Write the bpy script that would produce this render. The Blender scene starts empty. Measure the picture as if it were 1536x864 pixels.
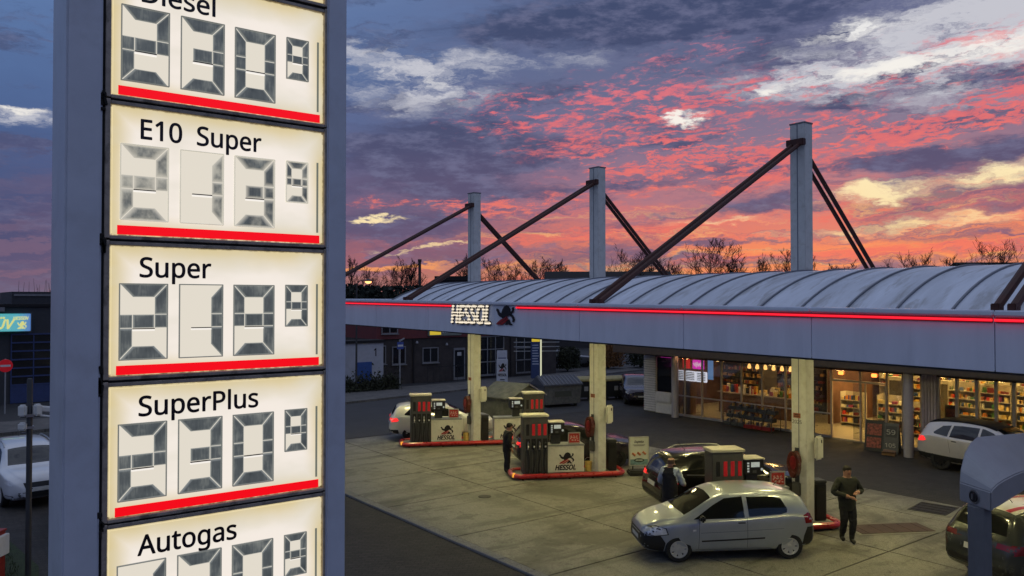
import bpy, bmesh, math, random
import numpy as np
from mathutils import Vector, Matrix
from mathutils.bvhtree import BVHTree

R = math.radians
random.seed(7)
scene = bpy.context.scene
COL = scene.collection

# ------------------------------------------------------------------ camera
YAW = R(37.3)
cam_d = bpy.data.cameras.new('camera')
cam = bpy.data.objects.new('camera', cam_d)
COL.objects.link(cam)
cam.location = (0, 0, 5.6)
cam.rotation_euler = (R(90.955), 0, -YAW)
cam_d.sensor_width = 36.0
cam_d.lens = 28.125
cam_d.clip_start = 0.1
cam_d.clip_end = 3000
scene.camera = cam
scene.render.resolution_x, scene.render.resolution_y = 1024, 576
scene.cycles.use_denoising = True
scene.cycles.max_bounces = 7
scene.cycles.transparent_max_bounces = 12
scene.cycles.sample_clamp_indirect = 4.0
scene.cycles.caustics_reflective = False
scene.cycles.caustics_refractive = False
scene.view_settings.view_transform = 'Standard'
scene.view_settings.look = 'None'
scene.view_settings.gamma = 1
scene.view_settings.use_curve_mapping = False
scene.view_settings.exposure = 0.0


def lin(r, g, b):
    def c(v):
        v /= 255.0
        return v / 12.92 if v <= .04045 else ((v + .055) / 1.055) ** 2.4
    return (c(r), c(g), c(b), 1)


# ------------------------------------------------------------------ node helper
class NT:
    def __init__(s, tree):
        s.t = tree

    def n(s, typ, **kw):
        nd = s.t.nodes.new(typ)
        for k, v in kw.items():
            setattr(nd, k, v)
        return nd

    def put(s, sock, v):
        if v is None:
            return
        if isinstance(v, bpy.types.NodeSocket):
            s.t.links.new(v, sock)
        else:
            sock.default_value = v

    def m(s, op, a, b=None, c=None, clamp=False):
        nd = s.n('ShaderNodeMath', operation=op)
        nd.use_clamp = clamp
        for i, v in enumerate((a, b, c)):
            s.put(nd.inputs[i], v)
        return nd.outputs[0]

    def vm(s, op, a, b=None, out=0):
        nd = s.n('ShaderNodeVectorMath', operation=op)
        s.put(nd.inputs[0], a)
        if b is not None:
            s.put(nd.inputs[1], b)
        return nd.outputs[out]

    def xyz(s, x, y, z=0.0):
        nd = s.n('ShaderNodeCombineXYZ')
        for i, v in enumerate((x, y, z)):
            s.put(nd.inputs[i], v)
        return nd.outputs[0]

    def noise(s, vec, scale=1.0, detail=4.0, rough=.55, dist=0.0):
        nd = s.n('ShaderNodeTexNoise')
        s.put(nd.inputs['Vector'], vec)
        nd.inputs['Scale'].default_value = scale
        nd.inputs['Detail'].default_value = detail
        nd.inputs['Roughness'].default_value = rough
        nd.inputs['Distortion'].default_value = dist
        return nd.outputs['Fac']

    def mix(s, f, a, b, blend='MIX'):
        nd = s.n('ShaderNodeMix', data_type='RGBA', blend_type=blend)
        s.put(nd.inputs[0], f)
        s.put(nd.inputs[6], a)
        s.put(nd.inputs[7], b)
        return nd.outputs[2]

    def ramp(s, f, stops, interp='LINEAR'):
        nd = s.n('ShaderNodeValToRGB')
        cr = nd.color_ramp
        cr.interpolation = interp
        while len(cr.elements) < len(stops):
            cr.elements.new(0.5)
        for el, (p, c) in zip(cr.elements, stops):
            el.position = p
            el.color = c if len(c) == 4 else (*c, 1)
        s.put(nd.inputs[0], f)
        return nd.outputs[0]

    def step(s, v, lo, hi):
        nd = s.n('ShaderNodeMapRange', interpolation_type='SMOOTHSTEP')
        s.put(nd.inputs[0], v)
        nd.inputs[1].default_value = lo
        nd.inputs[2].default_value = hi
        nd.inputs[3].default_value = 0
        nd.inputs[4].default_value = 1
        return nd.outputs[0]


# ------------------------------------------------------------------ sky
SUN_AZ = YAW + R(24)          # clockwise from +Y
SUN_EL = R(1.5)


def build_sky():
    w = bpy.data.worlds.new('World')
    scene.world = w
    w.use_nodes = True
    t = w.node_tree
    t.nodes.clear()
    k = NT(t)
    tc = k.n('ShaderNodeTexCoord').outputs['Generated']
    fx, fy = math.sin(YAW), math.cos(YAW)
    df = k.vm('DOT_PRODUCT', tc, (fx, fy, 0), out=1)
    dr = k.vm('DOT_PRODUCT', tc, (fy, -fx, 0), out=1)
    dz = k.vm('DOT_PRODUCT', tc, (0, 0, 1), out=1)
    az = k.m('MULTIPLY', k.m('ARCTAN2', dr, df), 180 / math.pi)
    el = k.m('MULTIPLY', k.m('ARCSINE', dz), 180 / math.pi)
    # slow and fine warping so that no edge of a cloud is straight
    base = k.xyz(k.m('MULTIPLY', az, .07), k.m('MULTIPLY', el, .22))
    w1 = k.noise(base, 1.0, 5, .6)
    w2 = k.noise(k.vm('ADD', base, (7.3, 2.1, 4.0)), 1.3, 5, .6)
    fine = k.xyz(k.m('MULTIPLY', az, .38), k.m('MULTIPLY', el, 1.1), 6.0)
    f1 = k.noise(fine, 1.0, 6, .66)
    f2 = k.noise(k.vm('ADD', fine, (3.7, 9.1, 2.0)), 1.0, 6, .66)
    a = k.m('ADD', az, k.m('ADD', k.m('MULTIPLY', k.m('SUBTRACT', w1, .5), 9), k.m('MULTIPLY', k.m('SUBTRACT', f1, .5), 5.5)))
    e = k.m('ADD', el, k.m('ADD', k.m('MULTIPLY', k.m('SUBTRACT', w2, .5), 2.6), k.m('MULTIPLY', k.m('SUBTRACT', f2, .5), 1.9)))
    # bands climb gently to the right
    e = k.m('SUBTRACT', e, k.m('MULTIPLY', k.m('MAXIMUM', k.m('MINIMUM', a, 40.0), -40.0), .035))

    def blob(a0, e0, sa, se, amp=1.0):
        x = k.m('POWER', k.m('ABSOLUTE', k.m('DIVIDE', k.m('SUBTRACT', a, a0), sa)), 2)
        e0s = e0 - .035 * a0
        y = k.m('POWER', k.m('ABSOLUTE', k.m('DIVIDE', k.m('SUBTRACT', e, e0s), se)), 2)
        return k.m('MULTIPLY', k.m('EXPONENT', k.m('MULTIPLY', k.m('ADD', x, y), -1)), amp)

    def total(bs):
        r = bs[0]
        for b in bs[1:]:
            r = k.m('ADD', r, b)
        return r

    warm = k.step(k.m('ABSOLUTE', k.m('SUBTRACT', a, 20)), 62, 14)
    glow = k.step(a, -16, 12)          # the sunset side
    en = k.m('DIVIDE', e, 40.0, clamp=True)
    warmc = k.ramp(en, [(0, lin(190, 120, 116)), (.05, lin(244, 146, 96)), (.10, lin(226, 120, 108)), (.17, lin(172, 116, 136)),
                        (.27, lin(120, 112, 146)), (.40, lin(96, 106, 144)), (.55, lin(92, 107, 150)), (1, lin(170, 180, 204))])
    coolc = k.ramp(en, [(0, lin(132, 120, 136)), (.05, lin(88, 94, 128)), (.15, lin(56, 74, 120)), (.3, lin(72, 98, 148)),
                        (.5, lin(96, 126, 176)), (1, lin(172, 183, 208))])
    c = k.mix(k.m('MULTIPLY', warm, k.m('ADD', k.m('MULTIPLY', glow, .55), .45)), coolc, warmc)
    # clear dusk air beneath everything
    sk = k.n('ShaderNodeTexSky', sky_type='NISHITA')
    sk.sun_disc = False
    sk.sun_elevation = SUN_EL
    sk.sun_rotation = SUN_AZ
    sk.air_density = 1.2
    sk.dust_density = 1.5
    c = k.mix(.10, c, k.mix(1.0, sk.outputs[0], (.10, .10, .10, 1), 'MULTIPLY'))
    # streaks of lit high cloud near the horizon
    st = k.noise(k.xyz(k.m('MULTIPLY', a, .05), k.m('MULTIPLY', e, 1.05), 3.0), 1.0, 7, .64)
    low = k.m('MULTIPLY', k.step(e, 9.0, 4.0), k.step(e, .2, 1.4))
    wg = k.m('MULTIPLY', warm, glow)
    c = k.mix(k.m('MULTIPLY', k.m('MULTIPLY', k.step(st, .47, .60), low), k.m('MULTIPLY', wg, .85)), c, lin(242, 118, 102))
    st2 = k.noise(k.xyz(k.m('MULTIPLY', a, .06), k.m('MULTIPLY', e, 1.25), 9.0), 1.0, 7, .64)
    c = k.mix(k.m('MULTIPLY', k.m('MULTIPLY', k.step(st2, .53, .66), low), k.m('MULTIPLY', wg, .9)), c, lin(250, 196, 126))
    st3 = k.noise(k.xyz(k.m('MULTIPLY', a, .045), k.m('MULTIPLY', e, .9), 15.0), 1.0, 7, .64)
    c = k.mix(k.m('MULTIPLY', k.m('MULTIPLY', k.step(st3, .47, .60), k.step(e, 11, 6)), .8), c, k.ramp(en, [(0, lin(150, 106, 116)), (.1, lin(122, 98, 122)), (.25, lin(98, 92, 122))]))
    # slate cloud masses, ragged
    cl = k.noise(k.xyz(k.m('MULTIPLY', a, .085), k.m('MULTIPLY', e, .46), 1.0), 1.0, 8, .64)
    dark = total([blob(-5, 10.4, 8.5, 3.0, 1.6), blob(17, 19.8, 13, 2.3, 1.3), blob(-9, 5.4, 10, 1.4, 1.0), blob(-4, 3.2, 6, .6, .6),
                  blob(30, 9.3, 9, .95, 1.3), blob(22.5, 12.7, 2.4, .6, 1.5), blob(17, 6.6, 5, .8, 1.2), blob(26, 5.4, 9, .4, .6),
                  blob(-31, 6, 8, 3.0, .7), blob(8, 8.1, 7, .5, .8), blob(34, 6.2, 4, .8, .8), blob(2, 19, 10, 2.0, .9), blob(12, 11.3, 5, .5, .9),
                  blob(30, 13.3, 6, .6, .8), blob(30, 4.0, 8, .35, .8), blob(14, 4.2, 6, .35, .8)])
    dk = k.m('MULTIPLY', dark, k.m('ADD', k.m('MULTIPLY', cl, 1.9), -.1))
    gen = k.m('MULTIPLY', k.step(cl, .48, .62), .75)
    dk = k.m('MAXIMUM', k.step(dk, .25, .85), gen)
    slate = k.ramp(en, [(0, lin(126, 96, 116)), (.12, lin(100, 88, 118)), (.3, lin(74, 78, 110)), (.5, lin(62, 73, 106)), (1, lin(100, 112, 145))])
    slate = k.mix(k.m('MULTIPLY', k.step(f1, .42, .68), .55), slate, lin(122, 124, 156))
    c = k.mix(k.m('MULTIPLY', dk, .93), c, slate)
    c = k.mix(k.m('MULTIPLY', k.step(k.m('MULTIPLY', total([blob(-9.5, 2.7, 6, .30), blob(0, 2.6, 5, .28, .8)]), k.m('ADD', st, .35)), .3, .75), .9), c, lin(246, 160, 100))
    # pale mottled cloud
    pal = total([blob(29, 15.4, 9, 3.0, 1.15), blob(-5.6, 15.2, 6, 1.7, 1.0), blob(33, 17, 6, 3.5, .8), blob(-31, 11, 5, .7, .8), blob(20, 14.6, 6, 1.3, .8), blob(-10, 17, 4, 2, .5), blob(3, 17, 6, .8, .5)])
    pn = k.noise(k.xyz(k.m('MULTIPLY', a, .24), k.m('MULTIPLY', e, .75), 5.0), 1.0, 8, .66)
    pf = k.step(k.m('MULTIPLY', pal, k.m('ADD', k.m('MULTIPLY', pn, 4.2), -1.45)), .12, 1.05)
    c = k.mix(k.m('MULTIPLY', pf, .9), c, lin(204, 204, 212))
    # salmon flecks of altocumulus, in drifts
    wa = k.m('ADD', az, k.m('ADD', k.m('MULTIPLY', k.m('SUBTRACT', w2, .5), 3), k.m('MULTIPLY', k.m('SUBTRACT', f1, .5), 1.5)))
    we = k.m('SUBTRACT', k.m('ADD', el, k.m('MULTIPLY', k.m('SUBTRACT', f2, .5), .8)), k.m('MULTIPLY', wa, .06))
    fl = k.noise(k.xyz(k.m('MULTIPLY', wa, .85), k.m('MULTIPLY', we, 3.2), 2.0), 1.0, 8, .68, .2)
    dr_ = k.noise(k.xyz(k.m('MULTIPLY', wa, .13), k.m('MULTIPLY', we, .55), 8.0), 1.0, 4, .6)
    reg = total([blob(9.5, 13.6, 8.0, 2.6, 1.05), blob(27, 11.0, 15, 1.2, 1.6), blob(11, 9.8, 8, 1.5, 1.25), blob(-1, 13, 5, 1.8, .65), blob(14, 8.2, 8, .8, 1.0),
                 blob(30, 15.6, 6, 2.0, .75), blob(14, 17, 5, 1.0, .5), blob(-4, 7.2, 8, .36, 1.2), blob(0, 6.6, 5, .6, 1.0), blob(20, 13.8, 9, 1.1, .65), blob(24, 6.2, 8, .5, .8), blob(34, 12.6, 5, .7, .9)])
    pf = k.step(k.m('MULTIPLY', reg, k.m('ADD', k.m('ADD', k.m('MULTIPLY', fl, 3.4), k.m('MULTIPLY', dr_, 2.8)), -2.82)), .10, .70)
    pink = k.ramp(en, [(0, lin(252, 150, 96)), (.2, lin(244, 120, 106)), (.32, lin(240, 116, 118)), (.45, lin(220, 130, 148)), (1, lin(170, 120, 150))])
    pink = k.mix(k.step(fl, .45, .7), k.mix(.35, pink, lin(180, 100, 124)), pink)
    c = k.mix(k.m('MULTIPLY', pf, .88), c, pink)
    # breaks with the bright air behind
    br = total([blob(11.8, 12.6, 1.8, .32, 1.3), blob(23.5, 17.4, 3.0, .7, 1.2), blob(25.0, 7.2, 3.2, .7, 1.3), blob(32.3, 7.7, 2.6, .95, 1.4),
                blob(27, 5.0, 11, .6, .75), blob(-9.4, 5.9, 2.2, .2, 1.0), blob(26, 14.8, 5, .8, .95), blob(-5.5, 3.9, 4.5, .14, .8), blob(-32, 11.4, 3, .3, .6), blob(19, 14.0, 2.2, .4, .8),
                blob(33, 15.5, 5, 1.0, .8), blob(-5, 15.2, 2.6, .5, .6), blob(14, 5.6, 4, .3, .7)])
    bf = k.step(k.m('MULTIPLY', br, k.m('ADD', k.m('MULTIPLY', pn, 3.4), -.72)), .22, 1.2)
    bright = k.ramp(en, [(0, lin(255, 205, 130)), (.17, lin(255, 234, 184)), (.3, lin(250, 244, 234)), (.5, lin(232, 234, 238)), (1, lin(220, 225, 235))])
    c = k.mix(k.m('MULTIPLY', bf, .97), c, bright)
    bg = k.n('ShaderNodeBackground')
    k.put(bg.inputs[0], c)
    bg.inputs[1].default_value = 1.0
    out = k.n('ShaderNodeOutputWorld')
    t.links.new(bg.outputs[0], out.inputs[0])
    w.cycles.sampling_method = 'MANUAL'
    w.cycles.sample_map_resolution = 256


build_sky()

sun_d = bpy.data.lights.new('sun', 'SUN')
sun = bpy.data.objects.new('sun', sun_d)
COL.objects.link(sun)
sun_d.energy = .25
sun_d.angle = R(12)
sun_d.color = (1, .62, .45)
sv = Vector((math.sin(SUN_AZ) * math.cos(R(4)), math.cos(SUN_AZ) * math.cos(R(4)), math.sin(R(4))))
sun.rotation_euler = sv.to_track_quat('Z', 'Y').to_euler()

# ------------------------------------------------------------------ materials
MATS = {}


def P(name, col, rough=.6, metal=0.0, var=.12, scale=6.0, bump=0.0, bscale=40.0, emit=None, estr=1.0, stain=None, coat=0.0, stretch=None, spec=.5):
    """Principled material with uneven colour, optional stains and fine relief."""
    if name in MATS:
        return MATS[name]
    m = bpy.data.materials.new(name)
    m.use_nodes = True
    t = m.node_tree
    k = NT(t)
    b = t.nodes['Principled BSDF']
    col = col if len(col) == 4 else (*col, 1)
    tc = k.n('ShaderNodeTexCoord').outputs['Object']
    if stretch:
        tc = k.vm('MULTIPLY', tc, stretch)
    n = k.noise(tc, scale, 5, .6)
    lo = tuple(max(0, c * (1 - var)) for c in col[:3]) + (1,)
    hi = tuple(min(1, c * (1 + var)) for c in col[:3]) + (1,)
    c = k.ramp(n, [(.3, lo), (.7, hi)])
    if stain:
        sc, samt, scol = stain
        sn = k.noise(tc, sc, 6, .65, .4)
        c = k.mix(k.m('MULTIPLY', k.step(sn, .48, .68), samt), c, (*scol[:3], 1))
    t.links.new(c, b.inputs['Base Color'])
    b.inputs['Metallic'].default_value = metal
    b.inputs['Specular IOR Level'].default_value = spec
    rr = k.m('ADD', k.m('MULTIPLY', k.m('SUBTRACT', n, .5), .25), rough, clamp=True)
    t.links.new(rr, b.inputs['Roughness'])
    if coat:
        b.inputs['Coat Weight'].default_value = coat
        b.inputs['Coat Roughness'].default_value = .05
    if bump:
        bn = k.noise(tc, bscale, 4, .6)
        bp = k.n('ShaderNodeBump')
        bp.inputs['Strength'].default_value = bump
        bp.inputs['Distance'].default_value = .02
        t.links.new(bn, bp.inputs['Height'])
        t.links.new(bp.outputs[0], b.inputs['Normal'])
    if emit:
        b.inputs['Emission Color'].default_value = emit if len(emit) == 4 else (*emit, 1)
        b.inputs['Emission Strength'].default_value = estr
    MATS[name] = m
    return m


def EM(name, col, s):
    """Something that gives off light."""
    if name in MATS:
        return MATS[name]
    m = bpy.data.materials.new(name)
    m.use_nodes = True
    b = m.node_tree.nodes['Principled BSDF']
    b.inputs['Base Color'].default_value = (.02, .02, .02, 1)
    b.inputs['Roughness'].default_value = .4
    b.inputs['Emission Color'].default_value = col if len(col) == 4 else (*col, 1)
    b.inputs['Emission Strength'].default_value = s
    MATS[name] = m
    return m


def GLASS(name, tint=(.75, .78, .78), refl=.12):
    if name in MATS:
        return MATS[name]
    m = bpy.data.materials.new(name)
    m.use_nodes = True
    t = m.node_tree
    t.nodes.clear()
    k = NT(t)
    tr = k.n('ShaderNodeBsdfTransparent')
    tr.inputs[0].default_value = (*tint, 1)
    gl = k.n('ShaderNodeBsdfGlossy')
    gl.inputs['Roughness'].default_value = .03
    fr = k.n('ShaderNodeFresnel')
    fr.inputs[0].default_value = 1.5
    mx = k.n('ShaderNodeMixShader')
    t.links.new(k.m('MULTIPLY', fr.outputs[0], refl / .04, clamp=True), mx.inputs[0])
    t.links.new(tr.outputs[0], mx.inputs[1])
    t.links.new(gl.outputs[0], mx.inputs[2])
    o = k.n('ShaderNodeOutputMaterial')
    t.links.new(mx.outputs[0], o.inputs[0])
    MATS[name] = m
    return m


def GOODS(name, cols, scale=None, rough=.5):
    """Packages: every loose piece takes its own colour."""
    if name in MATS:
        return MATS[name]
    m = bpy.data.materials.new(name)
    m.use_nodes = True
    t = m.node_tree
    k = NT(t)
    g = k.n('ShaderNodeNewGeometry').outputs['Random Per Island']
    n = len(cols)
    c = k.ramp(g, [(i / n, lin(*cc)) for i, cc in enumerate(cols)], 'CONSTANT')
    t.links.new(c, t.nodes['Principled BSDF'].inputs['Base Color'])
    t.nodes['Principled BSDF'].inputs['Roughness'].default_value = rough
    MATS[name] = m
    return m


# ------------------------------------------------------------------ mesh builder
class MB:
    def __init__(s):
        s.v, s.f, s.mi = [], [], []

    def add(s, vs, fs, mi=0):
        o = len(s.v)
        s.v += [tuple(p) for p in vs]
        s.f += [tuple(i + o for i in f) for f in fs]
        s.mi += [mi] * len(fs)
        return s

    def box(s, x0, x1, y0, y1, z0, z1, mi=0):
        v = [(x, y, z) for z in (z0, z1) for y in (y0, y1) for x in (x0, x1)]
        return s.add(v, [(0, 2, 3, 1), (4, 5, 7, 6), (0, 1, 5, 4), (2, 6, 7, 3), (0, 4, 6, 2), (1, 3, 7, 5)], mi)

    def obox(s, c, size, rz=0, rx=0, ry=0, mi=0):
        m = Matrix.Translation(c) @ Matrix.Rotation(rz, 4, 'Z') @ Matrix.Rotation(ry, 4, 'Y') @ Matrix.Rotation(rx, 4, 'X')
        a, b, d = (q / 2 for q in size)
        v = [m @ Vector((x, y, z)) for z in (-d, d) for y in (-b, b) for x in (-a, a)]
        return s.add(v, [(0, 2, 3, 1), (4, 5, 7, 6), (0, 1, 5, 4), (2, 6, 7, 3), (0, 4, 6, 2), (1, 3, 7, 5)], mi)

    def prism(s, poly, a0, a1, axis='y', mi=0):
        """poly in the plane across `axis`: y -> (x,z), x -> (y,z), z -> (x,y)."""
        def pt(p, a):
            return {'y': (p[0], a, p[1]), 'x': (a, p[0], p[1]), 'z': (p[0], p[1], a)}[axis]
        n = len(poly)
        v = [pt(p, a0) for p in poly] + [pt(p, a1) for p in poly]
        f = [tuple(range(n))[::-1], tuple(range(n, 2 * n))]
        f += [(i, (i + 1) % n, (i + 1) % n + n, i + n) for i in range(n)]
        return s.add(v, f, mi)

    def cyl(s, p0, p1, r0, r1=None, n=10, caps=True, mi=0):
        r1 = r0 if r1 is None else r1
        p0, p1 = Vector(p0), Vector(p1)
        d = (p1 - p0)
        q = d.to_track_quat('Z', 'Y') if d.length > 1e-9 else Vector((0, 0, 1)).to_track_quat('Z', 'Y')
        v = []
        for p, r in ((p0, r0), (p1, r1)):
            for i in range(n):
                t = 2 * math.pi * i / n
                v.append(p + q @ Vector((r * math.cos(t), r * math.sin(t), 0)))
        f = [(i, (i + 1) % n, (i + 1) % n + n, i + n) for i in range(n)]
        if caps:
            f += [tuple(range(n))[::-1], tuple(range(n, 2 * n))]
        return s.add(v, f, mi)

    def tube(s, pts, r, n=8, closed=False, mi=0):
        pts = [Vector(p) for p in pts]
        m = len(pts)
        rr = r if isinstance(r, (list, tuple)) else [r] * m
        v, up = [], Vector((0, 0, 1))
        for i, p in enumerate(pts):
            a = pts[(i - 1) % m] if closed or i > 0 else p
            b = pts[(i + 1) % m] if closed or i < m - 1 else p
            d = (b - a).normalized()
            if abs(d.z) > .95:
                up = Vector((1, 0, 0))
            elif abs(d.z) < .8:
                up = Vector((0, 0, 1))
            x = d.cross(up).normalized()
            y = x.cross(d).normalized()
            for j in range(n):
                t = 2 * math.pi * j / n
                v.append(p + (x * math.cos(t) + y * math.sin(t)) * rr[i])
        f = []
        for i in range(m if closed else m - 1):
            a, b = i * n, ((i + 1) % m) * n
            f += [(a + j, a + (j + 1) % n, b + (j + 1) % n, b + j) for j in range(n)]
        if not closed:
            f += [tuple(range(n))[::-1], tuple(range((m - 1) * n, m * n))]
        return s.add(v, f, mi)

    def lathe(s, prof, c=(0, 0, 0), axis='z', n=20, mi=0, caps=True):
        v = []
        for r, h in prof:
            for i in range(n):
                t = 2 * math.pi * i / n
                a, b = r * math.cos(t), r * math.sin(t)
                p = {'z': (a, b, h), 'y': (a, h, b), 'x': (h, a, b)}[axis]
                v.append((p[0] + c[0], p[1] + c[1], p[2] + c[2]))
        f = []
        for q in range(len(prof) - 1):
            f += [(q * n + i, q * n + (i + 1) % n, (q + 1) * n + (i + 1) % n, (q + 1) * n + i) for i in range(n)]
        if caps:
            f += [tuple(range(n))[::-1], tuple(range((len(prof) - 1) * n, len(prof) * n))]
        return s.add(v, f, mi)

    def grid(s, fn, us, vs, mi=0):
        v = [fn(a, b) for a in us for b in vs]
        n = len(vs)
        return s.add(v, [(i * n + j, i * n + j + 1, (i + 1) * n + j + 1, (i + 1) * n + j) for i in range(len(us) - 1) for j in range(n - 1)], mi)

    def shear(s, fn):
        s.v = [fn(p) for p in s.v]
        return s

    def build(s, name, mat, parent=None, loc=(0, 0, 0), rz=0, bevel=0, seg=2, smooth=35):
        me = bpy.data.meshes.new(name)
        me.from_pydata(s.v, [], s.f)
        mats = mat if isinstance(mat, (list, tuple)) else [mat]
        for m_ in mats:
            me.materials.append(m_)
        if len(mats) > 1:
            me.polygons.foreach_set('material_index', s.mi)
        bm = bmesh.new()
        bm.from_mesh(me)
        bmesh.ops.recalc_face_normals(bm, faces=bm.faces)
        if bevel:
            es = [e for e in bm.edges if len(e.link_faces) == 2 and e.calc_face_angle(0) > .5]
            bmesh.ops.bevel(bm, geom=es, offset=bevel, segments=seg, affect='EDGES', clamp_overlap=True)
        bm.to_mesh(me)
        bm.free()
        if smooth:
            me.polygons.foreach_set('use_smooth', [True] * len(me.polygons))
            me.set_sharp_from_angle(angle=R(smooth))
        me.update()
        return link(name, me, parent, loc, rz)


def link(name, me, parent=None, loc=(0, 0, 0), rz=0):
    o = bpy.data.objects.new(name, me)
    COL.objects.link(o)
    o.location = loc
    o.rotation_euler = (0, 0, rz)
    if parent:
        o.parent = parent
    return o


def tag(o, label=None, cat=None, group=None, kind=None):
    if label:
        o['label'] = label
    if cat:
        o['category'] = cat
    if group:
        o['group'] = group
    if kind:
        o['kind'] = kind
    return o


def thing(name, label, cat, loc=(0, 0, 0), rz=0, group=None):
    return tag(link(name, None, None, loc, rz), label, cat, group)


def box(name, mat, parent, x0, x1, y0, y1, z0, z1, bevel=0, **kw):
    return MB().box(x0, x1, y0, y1, z0, z1).build(name, mat, parent, bevel=bevel, **kw)


def copy_tree(o, parent=None):
    c = o.copy()
    COL.objects.link(c)
    if parent:
        c.parent = parent
    for ch in list(o.children):
        copy_tree(ch, c)
    return c


import os
UI_FONT = None
try:                                                    # Blender's own interface sans; falls back to the built-in font
    UI_FONT = bpy.data.fonts.load(os.path.join(bpy.utils.system_resource('DATAFILES', path='fonts'), 'NotoSansHebrew-Regular.woff2'))
except Exception:
    UI_FONT = None


def text_mesh(s, cap, width=None, extrude=.002, shear=0.0, bold=0.0, outline=0.0):
    """Letters in the x,z plane facing -y; origin at the left end of the baseline."""
    cu = bpy.data.curves.new('lettering', 'FONT')
    cu.body = s
    if UI_FONT:
        cu.font = UI_FONT
    cu.size = cap / (.585 if UI_FONT else .73)
    cu.shear = shear
    cu.resolution_u = 4
    if outline:
        cu.fill_mode = 'NONE'
        cu.bevel_depth = outline
        cu.bevel_resolution = 1
    else:
        cu.extrude = extrude
    o = bpy.data.objects.new('lettering', cu)
    COL.objects.link(o)
    dg = bpy.context.evaluated_depsgraph_get()
    me = bpy.data.meshes.new_from_object(o.evaluated_get(dg))
    bpy.data.objects.remove(o)
    bpy.data.curves.remove(cu)
    xs = [v.co.x for v in me.vertices]
    x0, w = min(xs), max(xs) - min(xs)
    f = width / w if width else 1.0
    for v in me.vertices:
        x, y, z = v.co
        v.co = ((x - x0) * f, -z, y)
    me.materials.clear()
    if bold and not outline:
        # heavier weight: the same letters laid a hair apart
        bm = bmesh.new()
        for i, (dx, dz) in enumerate(((0, 0), (1, 0), (-1, 0), (0, 1), (0, -1), (.7, .7), (-.7, -.7), (.7, -.7), (-.7, .7))):
            t = me.copy()
            t.transform(Matrix.Translation((dx * bold, -.0002 * i, dz * bold)))
            bm.from_mesh(t)
            bpy.data.meshes.remove(t)
        bm.to_mesh(me)
        bm.free()
    return me


def text(name, s, mat, parent, loc, cap, width=None, rz=0, **kw):
    me = text_mesh(s, cap, width, **kw)
    me.materials.append(mat)
    me.name = name
    return link(name, me, parent, loc, rz)


M_BLACK = P('black_plastic', (.012, .012, .013), .45, var=.2)
M_RUBBER = P('black_rubber', (.015, .015, .015), .8, var=.2, bump=.1)
M_STEEL = P('brushed_steel', (.5, .5, .5), .35, 1.0)
M_DARKMETAL = P('dark_grey_metal', (.05, .052, .055), .5, .3)
M_WHITEPAINT = P('white_paint', (.72, .72, .70), .5, var=.06, stain=(3, .2, (.4, .38, .33)))
M_GREYMETAL = P('galvanised_grey', (.38, .39, .40), .5, .4, var=.12, scale=3)

# ------------------------------------------------------------------ ground
def gmat(name, a, b, scale, bump, bscale, stain=None, brick=None, rough=.85, streak=None):
    m = bpy.data.materials.new(name)
    m.use_nodes = True
    t = m.node_tree
    k = NT(t)
    bs = t.nodes['Principled BSDF']
    tc = k.n('ShaderNodeTexCoord').outputs['Object']
    n = k.noise(tc, scale, 7, .65)
    fine = k.noise(tc, bscale, 3, .6)
    c = k.ramp(n, [(.3, (*a, 1)), (.7, (*b, 1))])
    c = k.mix(.48, c, k.ramp(fine, [(.35, (*[v * .45 for v in a], 1)), (.65, (*[min(1, v * 1.7) for v in b], 1))]))
    h = fine
    if brick:
        br = k.n('ShaderNodeTexBrick')
        br.inputs['Color1'].default_value = (.75, .75, .75, 1)
        br.inputs['Color2'].default_value = (1.15, 1.1, 1.08, 1)
        br.inputs['Mortar'].default_value = (.35, .35, .35, 1)
        br.inputs['Scale'].default_value = 1.0
        br.inputs['Brick Width'].default_value = brick[0]
        br.inputs['Row Height'].default_value = brick[1]
        br.inputs['Mortar Size'].default_value = .008
        mp = k.n('ShaderNodeMapping')
        mp.inputs['Rotation'].default_value = (0, 0, R(45))
        t.links.new(tc, mp.inputs[0])
        t.links.new(mp.outputs[0], br.inputs['Vector'])
        c = k.mix(1.0, c, br.outputs['Color'], 'MULTIPLY')
        h = k.m('ADD', k.m('MULTIPLY', fine, .4), k.m('MULTIPLY', br.outputs['Fac'], -1.0))
    if streak:
        mp2 = k.n('ShaderNodeMapping')
        mp2.inputs['Rotation'].default_value = (0, 0, R(28))
        mp2.inputs['Scale'].default_value = (.16, 1.5, 1)
        t.links.new(tc, mp2.inputs[0])
        sn = k.noise(mp2.outputs[0], 1.0, 7, .66, .3)
        c = k.mix(k.m('MULTIPLY', k.step(sn, .50, .66), .62), c, (*streak, 1))
    if stain:
        for sc, lo, hi, amt, col in stain:
            sn = k.noise(k.vm('ADD', tc, (sc * 3.1, sc * 7.7, 0)), sc, 6, .68, .6)
            c = k.mix(k.m('MULTIPLY', k.step(sn, lo, hi), amt), c, (*col, 1))
    t.links.new(c, bs.inputs['Base Color'])
    rr = k.m('ADD', k.m('MULTIPLY', k.m('SUBTRACT', n, .5), .5), rough, clamp=True)
    t.links.new(rr, bs.inputs['Roughness'])
    bp = k.n('ShaderNodeBump')
    bp.inputs['Strength'].default_value = bump
    bp.inputs['Distance'].default_value = .01
    t.links.new(h, bp.inputs['Height'])
    t.links.new(bp.outputs[0], bs.inputs['Normal'])
    return m


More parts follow.
